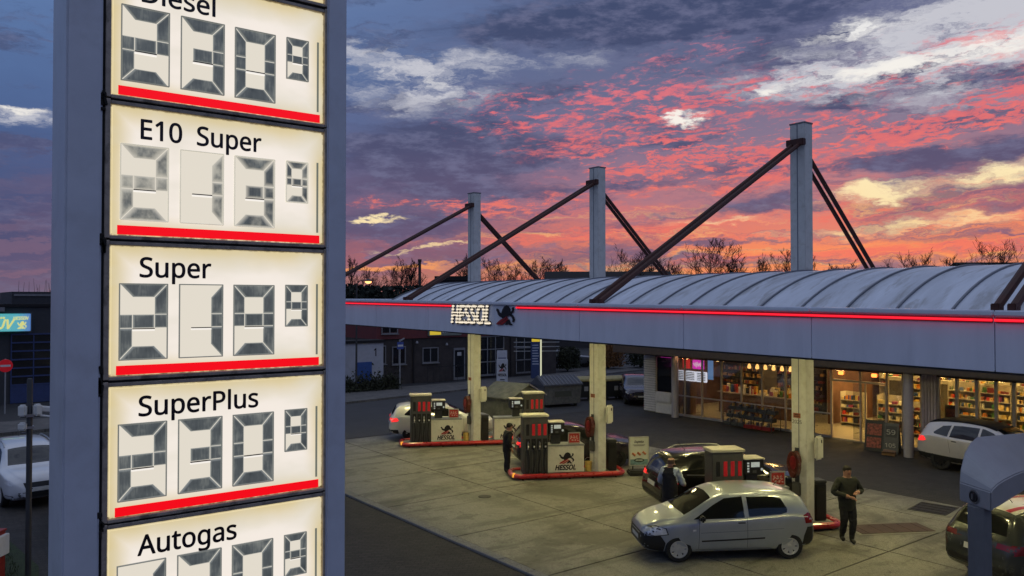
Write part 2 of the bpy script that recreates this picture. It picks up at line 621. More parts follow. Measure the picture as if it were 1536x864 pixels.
G_EARTH = gmat('rough_ground', (.035, .038, .03), (.06, .06, .05), .2, .5, 9)
G_ASPH = gmat('asphalt', (.026, .026, .029), (.046, .046, .050), .5, .5, 60, stain=[(.35, .5, .7, .5, (.03, .03, .032))])
G_PAVE = gmat('dark_block_paving', (.022, .020, .019), (.044, .040, .037), .9, .7, 45, brick=(.22, .11), stain=[(.5, .52, .7, .45, (.014, .013, .012))])
G_CONC = gmat('oily_concrete', (.120, .115, .097), (.24, .23, .195), .55, .35, 55, rough=.60, streak=(.052, .048, .038),
              stain=[(.34, .45, .62, .66, (.060, .055, .042)), (1.1, .58, .72, .45, (.34, .33, .28)), (1.5, .53, .66, .5, (.05, .046, .036)), (3.8, .59, .67, .55, (.036, .034, .028)), (7.5, .64, .70, .8, (.03, .03, .028))])
G_WALK = gmat('pavement_slabs', (.085, .085, .085), (.14, .135, .13), .7, .4, 30, brick=(.4, .4))
G_KERB = gmat('kerb_concrete', (.12, .118, .11), (.22, .215, .2), 1.5, .5, 50)


def struct(name, o):
    o['kind'] = 'structure'
    return o


def sheet(name, mat, poly, z):
    return struct(name, MB().add([(x, y, z) for x, y in poly], [tuple(range(len(poly)))]).build(name, mat, smooth=0))


sheet('ground', G_EARTH, [(-900, -900), (1500, -900), (1500, 1500), (-900, 1500)], -.03)
sheet('block_paving', G_PAVE, [(-30, -20), (60, -20), (60, 41), (30.0, 38.5), (-30, 36)], -.016)
sheet('road', G_ASPH, [(-80, 31), (9.6, 31), (10.6, 30.1), (26, 30.3), (80, 34), (80, 50.6), (30.7, 42.2), (19.1, 40.25), (-80, 33)], -.008)
# far pavement, a real step above the road
wk = MB().prism([(-80, 33.3), (-8, 39.2), (19.1, 40.3), (30.7, 42.25), (80, 50.7), (80, 53), (41.5, 46.8), (21.4, 45), (4.4, 43.3), (-80, 40)], -.1, .1, 'z')
struct('pavement', wk.build('pavement', G_WALK, smooth=0))
sheet('yard', G_ASPH, [(-80, 39), (4.4, 43.25), (21.4, 44.95), (41.5, 46.75), (80, 52.9), (120, 90), (-120, 90)], .02)
sheet('verge', P('verge_grass', (.03, .045, .018), .95, var=.5, scale=9, bump=.6, bscale=60), [(-12, 12), (1.5, 12), (2.35, 19.6), (2.0, 22.5), (-12, 23)], .0)

# concrete forecourt: separate cast slabs with recessed joints
fc = struct('forecourt', MB().box(10.52, 22.98, -6, 29.9, -.2, -.006).build('forecourt', G_EARTH, smooth=0))
xs = [10.52, 14.05, 17.6, 21.1, 22.98]
ys = [-6, -.9, 2.5, 5.85, 9.2, 12.6, 16.0, 19.4, 22.72, 26.05, 29.9]
rs = random.Random(3)
for i in range(len(xs) - 1):
    for j in range(len(ys) - 1):
        g = .019
        dz = [rs.uniform(0, .004) for _ in range(2)]
        MB().box(xs[i] + g, xs[i + 1] - g, ys[j] + g, ys[j + 1] - g, -.1, .006 + dz[0]).build('slab', G_CONC, fc, smooth=0)
# kerb between the forecourt and the paving
kb = tag(link('kerb', None), kind='structure')
for j in range(22):
    MB().box(10.26, 10.505, 8 + j, 8.985 + j, -.15, .035 + rs.uniform(-.006, .006)).build('kerb_stone', G_KERB, kb, bevel=.012, seg=1, smooth=0)
# metal covers in the forecourt
M_IRON = P('cast_iron', (.03, .028, .026), .55, .6, var=.3, scale=20, bump=.3, bscale=80)
M_RUSTPLATE = P('rusty_plate', (.075, .045, .04), .7, .2, var=.35, scale=8, bump=.2)


def cover(label, x, y, sx, sy, rz, mat, ribs=4):
    o = thing('access_cover', label, 'cover', (x, y, .012), rz)
    MB().box(-sx / 2 - .12, sx / 2 + .12, -sy / 2 - .12, sy / 2 + .12, -.004, .003).build('frame', P('cover_concrete', (.17, .165, .145), .8), o, smooth=0)
    MB().box(-sx / 2, sx / 2, -sy / 2, sy / 2, -.004, .012).build('plate', mat, o, bevel=.006, seg=1)
    for q in range(ribs):
        u = -sx / 2 + sx * (q + .5) / ribs
        MB().box(u - .012, u + .012, -sy / 2 + .05, sy / 2 - .05, .012, .018).build('rib', mat, o, smooth=0)
    return o


cover('dark square steel cover in a pale concrete frame near the box post', 22.15, 10.35, 1.15, .95, R(8), M_IRON)
cover('reddish brown steel plate beside the walking man', 19.4, 10.1, 1.9, .75, R(-30), M_RUSTPLATE, 5)
o = thing('drain_cover', 'small round drain cover on the open concrete', 'cover', (13.3, 18.75, .012))
MB().lathe([(.02, .014), (.17, .014), (.19, 0)], n=14).build('plate', M_IRON, o)
MB().lathe([(.2, .0), (.2, .006), (.34, .002), (.34, 0)], n=18).build('frame', P('cover_concrete', (.17, .165, .145), .8), o)

# ------------------------------------------------------------------ price sign
M_POST = P('sign_post_paint', (.62, .66, .75), .45, .1, var=.07, scale=2.5, bump=.05, bscale=150, stain=(3, .22, (.40, .40, .42)))
M_GASKET = P('dirty_black_gasket', (.012, .011, .010), .9, var=.4, scale=30)
M_FRAME = P('weathered_aluminium', (.40, .34, .28), .5, .1, var=.25, scale=9, stain=(7, .7, (.05, .045, .03)))


def sign_face():
    m = bpy.data.materials.new('backlit_cream_acrylic')
    m.use_nodes = True
    t = m.node_tree
    k = NT(t)
    b = t.nodes['Principled BSDF']
    ob = k.n('ShaderNodeTexCoord').outputs['Object']
    sp = k.n('ShaderNodeSeparateXYZ')
    t.links.new(ob, sp.inputs[0])
    x, z = sp.outputs[0], sp.outputs[2]
    # lightbox falloff painted into the glow: yellower and dimmer towards the rim
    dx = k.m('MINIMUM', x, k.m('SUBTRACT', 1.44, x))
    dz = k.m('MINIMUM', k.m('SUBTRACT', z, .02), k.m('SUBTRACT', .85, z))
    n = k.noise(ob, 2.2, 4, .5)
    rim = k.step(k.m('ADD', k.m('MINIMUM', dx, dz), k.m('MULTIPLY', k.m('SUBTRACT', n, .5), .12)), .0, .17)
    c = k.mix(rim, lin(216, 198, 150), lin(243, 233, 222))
    blot = k.step(k.noise(k.vm('MULTIPLY', ob, (1, 1, 2.2)), 1.6, 3, .5), .45, .7)
    c = k.mix(k.m('MULTIPLY', blot, .45), c, lin(216, 210, 192))
    edge = k.step(k.m('MINIMUM', dx, dz), .018, .002)
    grime = k.m('MULTIPLY', edge, k.step(k.noise(ob, 26, 5, .7), .38, .62))
    c = k.mix(k.m('MULTIPLY', grime, .9), c, lin(70, 56, 34))
    speck = k.step(k.noise(ob, 55, 3, .6), .74, .80)
    c = k.mix(k.m('MULTIPLY', speck, .5), c, lin(120, 112, 96))
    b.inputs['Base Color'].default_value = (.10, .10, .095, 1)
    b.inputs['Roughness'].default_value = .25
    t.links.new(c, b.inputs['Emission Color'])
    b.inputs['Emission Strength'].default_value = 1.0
    return m


def seg_mat(name, fog):
    """Smoked flaps of the digits, lit through from behind; fog = condensation."""
    m = bpy.data.materials.new(name)
    m.use_nodes = True
    t = m.node_tree
    k = NT(t)
    b = t.nodes['Principled BSDF']
    ob = k.n('ShaderNodeTexCoord').outputs['Object']
    br = k.noise(k.vm('MULTIPLY', ob, (70, 1, 9)), 1.0, 3, .6)
    pt = k.noise(ob, 6, 3, .55)
    c = k.ramp(k.m('ADD', k.m('MULTIPLY', br, .3), k.m('MULTIPLY', pt, .7)), [(.30, lin(60, 65, 67)), (.52, lin(86, 91, 92)), (.72, lin(136, 139, 134))])
    if fog:
        fg = k.noise(k.vm('MULTIPLY', ob, (9, 1, 7)), 1.0, 5, .6)
        c = k.mix(k.step(k.m('ADD', fg, fog - .5), .25, .75), c, lin(196, 192, 178))
    shade_at = k.n('ShaderNodeAttribute')
    shade_at.attribute_name = 'backlight_shade'
    c = k.mix(k.m('POWER', shade_at.outputs['Fac'], .8), lin(158, 161, 156) if not fog else lin(212, 206, 192), c)
    b.inputs['Base Color'].default_value = (.05, .055, .06, 1)
    b.inputs['Roughness'].default_value = .22
    t.links.new(c, b.inputs['Emission Color'])
    b.inputs['Emission Strength'].default_value = .85
    return m


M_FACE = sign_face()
M_SEG = seg_mat('smoked_digit_flap', 0)
M_SEGFOG = seg_mat('fogged_digit_flap', .32)
M_SEGFOG2 = seg_mat('misted_digit_flap', .46)
M_RIM = P('digit_rim', lin(110, 112, 108)[:3], .3, var=.3, emit=lin(120, 122, 116), estr=.7)
M_RIMF = P('fogged_digit_rim', lin(190, 186, 172)[:3], .3, var=.3, emit=lin(196, 190, 174), estr=.85)
M_DIGWIN = EM('digit_window', lin(229, 221, 206), .97)
M_LEDGE = EM('ledge_highlight', lin(246, 240, 232), 1.0)
M_GREY = EM('grey_slot', lin(120, 124, 112), .8)
M_STRIPE = P('red_stripe_film', (.5, .005, .008), .35, var=.05, emit=lin(244, 8, 22), estr=.95)
M_LETTER = P('dark_letter_film', (.012, .006, .012), .4, var=.1)
SEGS = {'0': 'ABCDEF', '1': 'BC', '2': 'ABGED', '3': 'ABGCD', '9': 'ABCDFG', '8': 'ABCDEFG'}


def digit(ch, x0, z0, w, h, mat, parent):
    ti, tv, m0, m1 = .27, .175, .415, .595
    g = .012
    S = {'A': [(0, 1), (1, 1), (1 - ti, 1 - tv), (ti, 1 - tv)], 'D': [(0, 0), (ti, tv), (1 - ti, tv), (1, 0)],
         'B': [(1, 1), (1 - ti, 1 - tv), (1 - ti, m1), (1, m1)], 'C': [(1, 0), (1, m0), (1 - ti, m0), (1 - ti, tv)],
         'F': [(0, 1), (0, m1), (ti, m1), (ti, 1 - tv)], 'E': [(0, 0), (ti, tv), (ti, m0), (0, m0)],
         'G': [(ti, m0), (1 - ti, m0), (1 - ti, m1), (ti, m1)], 'P': [(1 - ti, m0), (1, m0), (1, m1), (1 - ti, m1)],
         'Q': [(0, m0), (ti, m0), (ti, m1), (0, m1)]}
    on = SEGS[ch]
    if 'B' in on or 'C' in on:
        on += 'P'
    if 'E' in on or 'F' in on:
        on += 'Q'
    rim = MB()
    e = .0036
    for a, b in (((0, 0), (1, 0)), ((1, 0), (1, 1)), ((1, 1), (0, 1)), ((0, 1), (0, 0))):
        xa, za, xb, zb = x0 + a[0] * w, z0 + a[1] * h, x0 + b[0] * w, z0 + b[1] * h
        rim.box(min(xa, xb) - e, max(xa, xb) + e, -.016, .002, min(za, zb) - e, max(za, zb) + e)
    d = rim.build('digit', M_RIM if mat is M_SEG else M_RIMF, parent, bevel=.003, seg=1)
    MB().box(x0, x0 + w, -.0035, -.001, z0, z0 + h).build('window', M_DIGWIN, d, smooth=0)
    sm = MB()
    for s in on:
        poly = S[s]
        cx, cz = sum(p[0] for p in poly) / 4, sum(p[1] for p in poly) / 4
        q = [(x0 + w * (cx + (p[0] - cx) * (1 - g * 3)), z0 + h * (cz + (p[1] - cz) * (1 - g * 2))) for p in poly]
        sh = .76 if mat is M_SEG else .55
        qi = [(x0 + w * (cx + (p[0] - cx) * sh), z0 + h * (cz + (p[1] - cz) * (sh + .04))) for p in poly]
        v = [(a, -.004, b) for a, b in q] + [(a, -.013, b) for a, b in qi]
        sm.add(v, [(0, 1, 5, 4), (1, 2, 6, 5), (2, 3, 7, 6), (3, 0, 4, 7), (4, 5, 6, 7)])
    so = sm.build('segments', mat, d, smooth=0)
    at = so.data.attributes.new('backlight_shade', 'FLOAT', 'POINT')      # backlight gradient painted in: pale at the rim, dark inside
    for i_, v_ in enumerate(so.data.vertices):
        at.data[i_].value = 1.0 if v_.co.y < -.008 else 0.0
    MB().box(x0 + w * ti, x0 + w * (1 - ti), -.014, .0, z0 + h * .375, z0 + h * .397).build('ledge', M_LEDGE, d, smooth=0)  # bright reflection on the ledge, put in as a glowing strip
    MB().box(x0 + w * ti, x0 + w * (1 - ti), -.016, .0, z0 + h * .40, z0 + h * .412).build('slit', M_LETTER, d, smooth=0)
    return d


def price_sign():
    s = thing('price_sign', 'tall blue grey fuel price sign with backlit cream panels and digits', 'price sign', (1.02, 5.51, 0))
    D = .52
    box('post', M_POST, s, -.245, -.042, -.03, D, 0, 9.2, bevel=.012)
    box('post', M_POST, s, 1.452, 1.605, -.03, D, 0, 9.2, bevel=.012)
    box('back_panel', M_POST, s, -.04, 1.45, D - .12, D - .02, 0, 9.1)
    box('skirt', M_POST, s, -.04, 1.45, .0, .03, .0, 3.32)
    box('cap', M_POST, s, -.25, 1.61, -.035, D + .005, 9.2, 9.26, bevel=.01)
    box('gasket', M_GASKET, s, -.042, -.026, -.012, .2, 3.3, 9.1)
    rows = [('Autogas', .622, '1209', M_SEG, 3.335), ('SuperPlus', .767, '2309', M_SEG, 4.22), ('Super', .442, '2199', M_SEG, 5.108),
            ('E10  Super', .78, '2139', M_SEGFOG, 5.995), ('Diesel', .459, '2309', M_SEG, 6.88), (None, 0, None, None, 7.77)]
    pitch = .8875
    for word, width, digs, dm, zb in rows:
        # a rounded cream face in its own aluminium frame
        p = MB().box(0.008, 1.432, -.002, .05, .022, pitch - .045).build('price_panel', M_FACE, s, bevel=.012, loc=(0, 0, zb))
        if word:
            p['label'] = 'backlit panel reading %s' % word.replace('  ', ' ')
        fr = MB()
        fr.box(-.026, .006, -.02, .12, 0, pitch - .012)
        fr.box(1.434, 1.452, -.02, .12, 0, pitch - .012)
        fr.box(.006, 1.434, -.018, .12, -.004, .02)
        fr.box(.006, 1.434, -.014, .12, pitch - .043, pitch - .018)
        fr.build('frame', M_FRAME, p, bevel=.004, seg=1)
        MB().box(-.03, 1.452, -.008, .1, pitch - .016, pitch - .006).build('seam', M_GASKET, p, smooth=0)
        bl = MB()
        rr = random.Random(int(zb * 100))
        for q in range(7):
            bx, bz = -.036 + rr.uniform(-.01, .012), pitch - .012 + rr.gauss(0, .03)
            bl.obox((bx, -.022, bz), (rr.uniform(.01, .03), .012, rr.uniform(.02, .07)), ry=rr.uniform(-.3, .3))
        bl.build('sealant', M_GASKET, p, bevel=.004, seg=1)
        if not word:
            continue
        MB().box(.05, 1.402, -.0045, .0, .028, .086).build('red_stripe', M_STRIPE, p, smooth=0)
        t_ = text('lettering', word, M_LETTER, p, (.186, -.0035, .648), .127, width, bold=.0032, extrude=.001)
        ws = [(.066, .122, .286, .481), (.427, .122, .279, .481), (.782, .122, .280, .481), (1.148, .315, .161, .292)]
        for q, (ch, (x0, z0, w, h)) in enumerate(zip(digs, ws)):
            mm = dm
            if word.startswith('E10'):
                mm = M_SEGFOG2 if q < 2 else M_SEGFOG
            digit(ch, x0, z0, w, h, mm, p)
        MB().box(1.378, 1.392, -.006, .0, .106, .618).build('slot', M_GREY, p, smooth=0)
    return s


price_sign()

# ------------------------------------------------------------------ canopy
M_FASCIA = P('fascia_white_sheet', (.78, .82, .90), .42, .0, var=.06, scale=1.2, bump=.03, bscale=120, stain=(1.5, .28, (.56, .60, .68)), stretch=(1, 2.2, .35))
M_ROOFSHEET = P('weathered_roof_sheet', (.58, .62, .70), .5, .15, var=.18, scale=1.6, stain=(2.2, .6, (.26, .25, .24)), stretch=(.35, 1.6, .35))
M_SEAM = P('roof_seam', (.20, .21, .24), .5, .3)
M_COL = P('column_paint', (.60, .60, .57), .55, var=.07, scale=4, stain=(6, .3, (.33, .30, .24)), bump=.05)
M_ROD = P('rust_red_rod', (.060, .016, .010), .65, .0, var=.3, scale=5)
M_NEON = EM('red_neon', (1.0, .012, .03), 1.25)
M_NEONW = EM('white_neon', lin(255, 240, 214), 1.05)
M_SOFFIT = P('soffit_panels', (.60, .60, .55), .6, var=.05)
M_LAMPGLASS = EM('canopy_lamp_glass', (1.0, .87, .37), 98.0)
M_LION = P('emblem_black', (.006, .006, .008), .4)
M_LIONRED = P('emblem_red', (.36, .02, .02), .4)

LION_BLACK = [[(.30, .62), (.36, .80), (.46, .95), (.58, 1.0), (.70, .95), (.78, .82), (.80, .66), (.90, .74), (.88, .86), (.97, .92), (1.0, .78), (.95, .66),
               (.84, .58), (.76, .50), (.62, .44), (.50, .36), (.36, .30), (.28, .44)],
              [(.30, .58), (.18, .66), (.12, .80), (.02, .84), (.0, .74), (.06, .66), (.10, .52), (.20, .42), (.28, .40)],
              [(.74, .50), (.88, .40), (.93, .28), (.90, .14), (.99, .18), (1.04, .30), (1.0, .42), (.92, .52), (.80, .58)],
              [(.55, .10), (.66, .26), (.74, .30), (.82, .10), (.90, .06), (.90, .0), (.76, .0), (.72, .08), (.62, .02), (.50, .0)]]
LION_RED = [[(.0, .02), (.10, .14), (.28, .28), (.46, .34), (.62, .44), (.60, .36), (.44, .22), (.24, .08), (.12, .0)],
            [(.18, .0), (.34, .12), (.52, .24), (.66, .36), (.68, .28), (.52, .12), (.34, .0)]]


def lion(parent, x, z, w, h, y=-.004, name='emblem', th=.004):
    b = MB()
    for p in LION_BLACK:
        b.prism([(x + w * u, z + h * v) for u, v in p], y - th, y, 'y')
    o = b.build(name, M_LION, parent, smooth=0)
    r = MB()
    for p in LION_RED:
        r.prism([(x + w * u, z + h * v) for u, v in p], y - th * 1.6, y, 'y')
    r.build('red_body', M_LIONRED, o, smooth=0)
    return o


def zc(y):
    return .0098 * (y - 13.0)


def shz(p):
    return (p[0], p[1], p[2] + zc(p[1]))


COLY = [26.05, 19.0, 11.57, 4.2]
CX = 17.97


def canopy():
    c = thing('canopy', 'blue grey filling station canopy with barrel roof, tall masts and tie rods', 'canopy')
    X0, X1, Y0, Y1 = 10.8, 22.7, .6, 28.4
    # front fascia in sheets
    js = [28.4, 26.0, 23.6, 20.6, 17.75, 14.86, 11.95, 9.26, 6.8, 4.28, 2.4, Y0]
    for a, b in zip(js[:-1], js[1:]):
        MB().box(X0, X0 + .06, b + .006, a - .006, 4.81, 5.52).shear(shz).build('fascia_panel', M_FASCIA, c, bevel=.004, seg=1)
        MB().box(X1 - .06, X1, b + .006, a - .006, 4.81, 5.52).shear(shz).build('fascia_panel', M_FASCIA, c, smooth=0)
        g = MB().box(X0 - .05, X0 + .16, b + .004, a - .004, 5.50, 5.575).shear(shz).build('gutter', M_FASCIA, c, bevel=.015)
    n = 6
    for q in range(n):
        a, b = X0 + .08 + (X1 - X0 - .16) * q / n, X0 + .08 + (X1 - X0 - .16) * (q + 1) / n
        MB().box(a, b - .012, Y1 - .06, Y1, 4.81, 5.55).shear(shz).build('fascia_panel', M_FASCIA, c, smooth=0)
        MB().box(a, b - .012, Y0, Y0 + .06, 4.81, 5.55).shear(shz).build('fascia_panel', M_FASCIA, c, smooth=0)
    MB().box(X0 + .01, X0 + .05, Y0, Y1, 4.785, 4.83).shear(shz).build('drip_edge', M_BLACK, c, smooth=0)
    # neon line in two runs
    for a, b in ((28.3, 16.62), (13.98, 4.295), (4.265, .7)):
        o = MB().cyl((X0 - .035, a, 5.452 + zc(a)), (X0 - .035, b, 5.452 + zc(b)), .017, n=10).build('neon_tube', M_NEON, c)
        MB().box(X0 - .012, X0 + .0, b, a, 5.42, 5.485).shear(shz).build('neon_tray', P('tray_red', (.25, .01, .015), .4), o, smooth=0)
    # striped neon lettering
    lt = text_mesh('HESSOL', .44, 1.62, extrude=.004, shear=.18, bold=.028)
    lt.materials.append(M_LION)
    lo = link('neon_lettering', lt, c, (X0 - .03, 16.58, 5.045 + zc(16)), R(-90))
    nm = text_mesh('HESSOL', .44, 1.62, shear=.18, outline=.0045)
    nm.materials.append(M_NEONW)
    link('neon_outline', nm, lo, (0, -.02, 0))
    bm = bmesh.new()
    src = text_mesh('HESSOL', .44, 1.62, extrude=.008, shear=.18, bold=.028)
    for q in range(6):
        z0 = .006 + q * .078
        t = bmesh.new()
        t.from_mesh(src)
        bmesh.ops.bisect_plane(t, geom=t.verts[:] + t.edges[:] + t.faces[:], plane_co=(0, 0, z0), plane_no=(0, 0, -1), clear_outer=True)
        bmesh.ops.bisect_plane(t, geom=t.verts[:] + t.edges[:] + t.faces[:], plane_co=(0, 0, z0 + .028), plane_no=(0, 0, 1), clear_outer=True)
        tm = bpy.data.meshes.new('stripe')
        t.to_mesh(tm)
        t.free()
        bm.from_mesh(tm)
    sm = bpy.data.meshes.new('neon_stripes')
    bm.to_mesh(sm)
    bm.free()
    sm.materials.append(M_NEONW)
    link('neon_stripes', sm, lo, (0, -.012, 0))
    em = link('emblem', None, c, (X0 - .01, 14.74, 5.05 + zc(15)), R(-90))
    lion(em, 0, 0, .66, .44, name='lion', th=.012)
    # soffit and deck
    struct_s = MB().box(X0 + .07, X1 - .07, Y0 + .07, Y1 - .07, 4.93, 4.96).build('soffit', M_SOFFIT, c, smooth=0)
    MB().box(X0 + .07, X1 - .07, Y0 + .07, Y1 - .07, 5.40, 5.44).build('roof_deck', M_ROOFSHEET, c, smooth=0)
    # barrel roof: sheets between standing seams
    half, rise, zb = 3.55, .95, 5.40
    rad = (half ** 2 + rise ** 2) / (2 * rise)
    zc0 = zb + rise - rad
    th = math.asin(half / rad)
    ths = [-th + 2 * th * i / 24 for i in range(25)]
    y = 27.1
    step = .985
    while y > .9:
        a, b = y, y - step
        prof = [(CX + rad * math.sin(t), zc0 + rad * math.cos(t)) for t in ths]
        inner = [(CX + (rad - .03) * math.sin(t), zc0 + (rad - .03) * math.cos(t)) for t in reversed(ths)]
        MB().prism(prof + inner, b + .02, a - .02, 'y').build('roof_sheet', M_ROOFSHEET, c, smooth=30)
        pr = [(CX + (rad + .035) * math.sin(t), zc0 + (rad + .035) * math.cos(t)) for t in ths]
        inn = [(CX + (rad - .02) * math.sin(t), zc0 + (rad - .02) * math.cos(t)) for t in reversed(ths)]
        MB().prism(pr + inn, a - .016, a + .016, 'y').build('roof_seam', M_SEAM, c, smooth=30)
        y -= step
    # end wall of the barrel
    MB().prism([(CX + (rad - .04) * math.sin(t), zc0 + (rad - .04) * math.cos(t)) for t in ths], 27.02, 27.06, 'y').build('gable', M_FASCIA, c, smooth=0)
    # masts and tie rods
    tops = [9.86, 9.93, 10.05, 10.1]
    for y, zt in zip(COLY, tops):
        col = MB().box(CX - .17, CX + .17, y - .21, y + .21, 0, zt).build('column', M_COL, c, bevel=.012)
        MB().box(CX - .175, CX - .165, y - .012, y + .012, .2, zt - .02).build('joint', M_SEAM, col, smooth=0)
        MB().box(CX - .18, CX + .18, y - .22, y + .22, zt - .005, zt + .03).build('cap', P('cap_metal', (.2, .2, .21), .6, .3), col, smooth=0)
        for s in (-.095, .095):
            za, zb_ = zt - .47, 5.60 + zc(y)
            MB().cyl((CX - .12, y + s, za), (X0 + .1, y + s, zb_), .056, n=8).build('tie_rod', M_ROD, c)
            MB().cyl((CX + .12, y + s, za - .28), (X1 - .3, y + s, 5.5), .056, n=8).build('tie_rod', M_ROD, c)
            MB().box(X0 + .04, X0 + .2, y + s - .05, y + s + .05, 5.50 + zc(y), 5.66 + zc(y)).build('rod_anchor', M_ROD, c, bevel=.01)
        MB().box(CX - .3, CX - .16, y - .24, y + .24, zt - .56, zt - .40).build('rod_bracket', M_ROD, col, bevel=.01)
    # luminaires set in the soffit
    for x in (15.5, 20.3):
        for y in (27.2, 24.0, 21.0, 17.3, 13.6, 9.9, 6.2):
            o = MB().box(x - .38, x + .38, y - .2, y + .2, 4.885, 4.929).build('luminaire', M_WHITEPAINT, c, smooth=0)
            MB().box(x - .33, x + .33, y - .15, y + .15, 4.874, 4.884).build('lamp_glass', M_LAMPGLASS, o, smooth=0)
    return c


canopy()

# ------------------------------------------------------------------ islands and pumps
ISL = R(-28)
E_ = Vector((math.cos(ISL), math.sin(ISL), 0))
N_ = Vector((-math.sin(ISL), math.cos(ISL), 0))
M_BUMPER = P('red_bumper_paint', (.42, .015, .02), .3, var=.2, scale=5, stain=(8, .35, (.12, .03, .03)), coat=.3)
M_PUMPGREY = P('pump_grey_panel', (.085, .085, .085), .45, .2, var=.15)
M_PUMPCAP = P('pump_cream_cap', (.55, .52, .44), .5, var=.1)
M_CABINET = P('cabinet_white', (.66, .65, .58), .45, var=.08, scale=3, stain=(4, .25, (.35, .32, .25)))
M_CABTOP = P('cabinet_top_grey', (.26, .27, .28), .5)
M_GRADE = P('red_grade_label', (.45, .012, .02), .4, emit=(.8, .02, .03), estr=.10)
M_GRADEK = P('black_grade_label', (.012, .012, .014), .4)
M_LCD = P('pale_lcd', (.4, .43, .42), .3, emit=(.6, .68, .7), estr=.35)
M_HOSE = P('hose_rubber', (.01, .01, .01), .5)
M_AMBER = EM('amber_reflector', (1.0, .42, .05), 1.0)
M_POSTER = P('red_poster', (.42, .03, .03), .35, var=.5, scale=22)


def island(label, y, x0, x1):
    o = thing('pump_island', label, 'island', (CX, y, .008), ISL, 'pump islands')
    hw = .52
    MB().box(x0 + .05, x1 - .05, -hw + .05, hw - .05, 0, .12).build('plinth', G_KERB, o, bevel=.02)
    r = .30
    pts = []
    for cx, cy, a0 in ((x1 - r, hw - r, 0), (x0 + r, hw - r, 90), (x0 + r, -hw + r, 180), (x1 - r, -hw + r, 270)):
        for q in range(6):
            t = R(a0 + 18 * q)
            pts.append((cx + r * math.cos(t), cy + r * math.sin(t), .115))
    MB().tube(pts, .078, 10, True).build('bumper_rail', M_BUMPER, o)
    for q in range(5):
        x = x0 + .3 + (x1 - x0 - .6) * q / 4
        for s in (-1, 1):
            MB().cyl((x, s * (hw - .02), .0), (x, s * (hw - .02), .08), .04, n=8).build('rail_foot', M_DARKMETAL, o)
    MB().obox((x0 + .02, -hw + .1, .15), (.12, .05, .13), rz=R(45)).build('reflector', M_AMBER, o, bevel=.01)
    return o


island('far red railed pump island with two cabinets', COLY[0], -2.85, 2.9)
island('middle red railed pump island next to the food poster board', COLY[1], -2.85, .75)
island('red railed pump island behind the silver hatchback', COLY[2], -2.85, .75)


def dispenser(label, y, at, mirror=False):
    """at = where the hose cabinet begins along the island axis."""
    base = Vector((CX, y, .128)) + E_ * at
    o = thing('fuel_pump', label, 'fuel pump', base, ISL, 'fuel pumps under the canopy')
    def X(a, b):
        return (-b, -a) if mirror else (a, b)
    d = .24
    a, b = X(0, .80)
    cab = MB().box(a, b, -d, d, 0, 1.80).build('hose_cabinet', M_PUMPGREY, o, bevel=.015)
    MB().box(a - .03, b + .03, -d - .05, d + .05, 1.80, 1.87).build('top_cap', M_PUMPCAP, o, bevel=.012)
    for q in range(4):
        u = a + .10 + .185 * q
        MB().box(u, u + .1, -d - .012, -d, 1.22, 1.58).build('grade_label', M_GRADEK if q == 0 else M_GRADE, cab, bevel=.006, seg=1)
        MB().box(u - .02, u + .12, -d - .006, -d + .0, .80, 1.12).build('nozzle_boot', M_BLACK, cab, smooth=0)
        nz = MB()
        nz.tube([(u + .05, -d - .02, .78), (u + .05, -d - .06, .90), (u + .05, -d - .05, 1.04)], [.028, .022, .014], 8)
        nz.obox((u + .05, -d - .065, .92), (.05, .05, .16), rx=R(12))
        n_ = nz.build('nozzle', M_BLACK if q % 2 else M_STEEL, o, bevel=0)
        MB().cyl((u + .05, -d - .075, .86), (u + .05, -d - .10, .90), .028, n=8).build('grip_ring', P('nozzle_white', (.7, .7, .68), .4), n_)
        hs = []
        for w in range(13):
            t = w / 12
            zz = .80 - .72 * math.sin(math.pi * min(1, t * 1.15)) if t < .87 else .12 + (t - .87) * 4
            hs.append((u + .05 + .045 * math.sin(t * 5 + q), -d - .05 - .05 * math.sin(math.pi * t), max(.05, .80 - .76 * math.sin(math.pi * t * .62))))
        MB().tube(hs, .016, 6).build('hose', M_HOSE, o)
    for q in range(9):
        u = a + .06 + .085 * q
        MB().box(u, u + .04, -d - .02, -d, .02, .76).build('louvre', M_DARKMETAL, cab, smooth=0)
    a, b = X(.80, 1.98)
    cb = MB().box(a, b, -d, d, 0.03, .86).build('cabinet', M_CABINET, o, bevel=.012)
    MB().box(a - .0, b + .015, -d - .015, d + .015, .86, .91).build('cabinet_top', M_CABTOP, o, bevel=.008)
    for u in (a + .12, b - .12):
        MB().cyl((u, -d - .006, .79), (u, -d + .001, .79), .014, n=8).build('screw', M_STEEL, cb)
    lion(o, a + .36, .30, .48, .36, y=-d - .001)
    text('lettering', 'HESSOL', M_LETTER, o, (a + .24, -d - .003, .11), .15, .66, shear=.25, bold=.010, extrude=.001)
    # display head on its neck
    a, b = X(.84, 1.34)
    MB().box(a + .1, b - .1, -.08, .08, .91, 1.26).build('neck', M_DARKMETAL, o, bevel=.01)
    h = MB().box(a, b, -d, d - .04, 1.22, 1.60).build('display_head', M_BLACK, o, bevel=.02)
    MB().box(a - .015, b + .015, -d - .02, d - .02, 1.60, 1.635).build('display_top', M_PUMPCAP, o, bevel=.008)
    MB().box(a + .16, b - .12, -d - .006, -d, 1.42, 1.54).build('screen', M_LCD, h, smooth=0)
    for q in range(4):
        MB().box(a + .06, a + .11, -d - .006, -d, 1.30 + q * .065, 1.34 + q * .065).build('key', M_LCD, h, smooth=0)
    MB().box(a + .2, b - .2, -d - .005, -d, 1.28, 1.34).build('slot', M_PUMPGREY, h, smooth=0)
    MB().lathe([(.0, -.006), (.035, -.006), (.035, 0)], (b - .06, -d, 1.36), 'y', 10).build('badge', M_LCD, h)
    return o


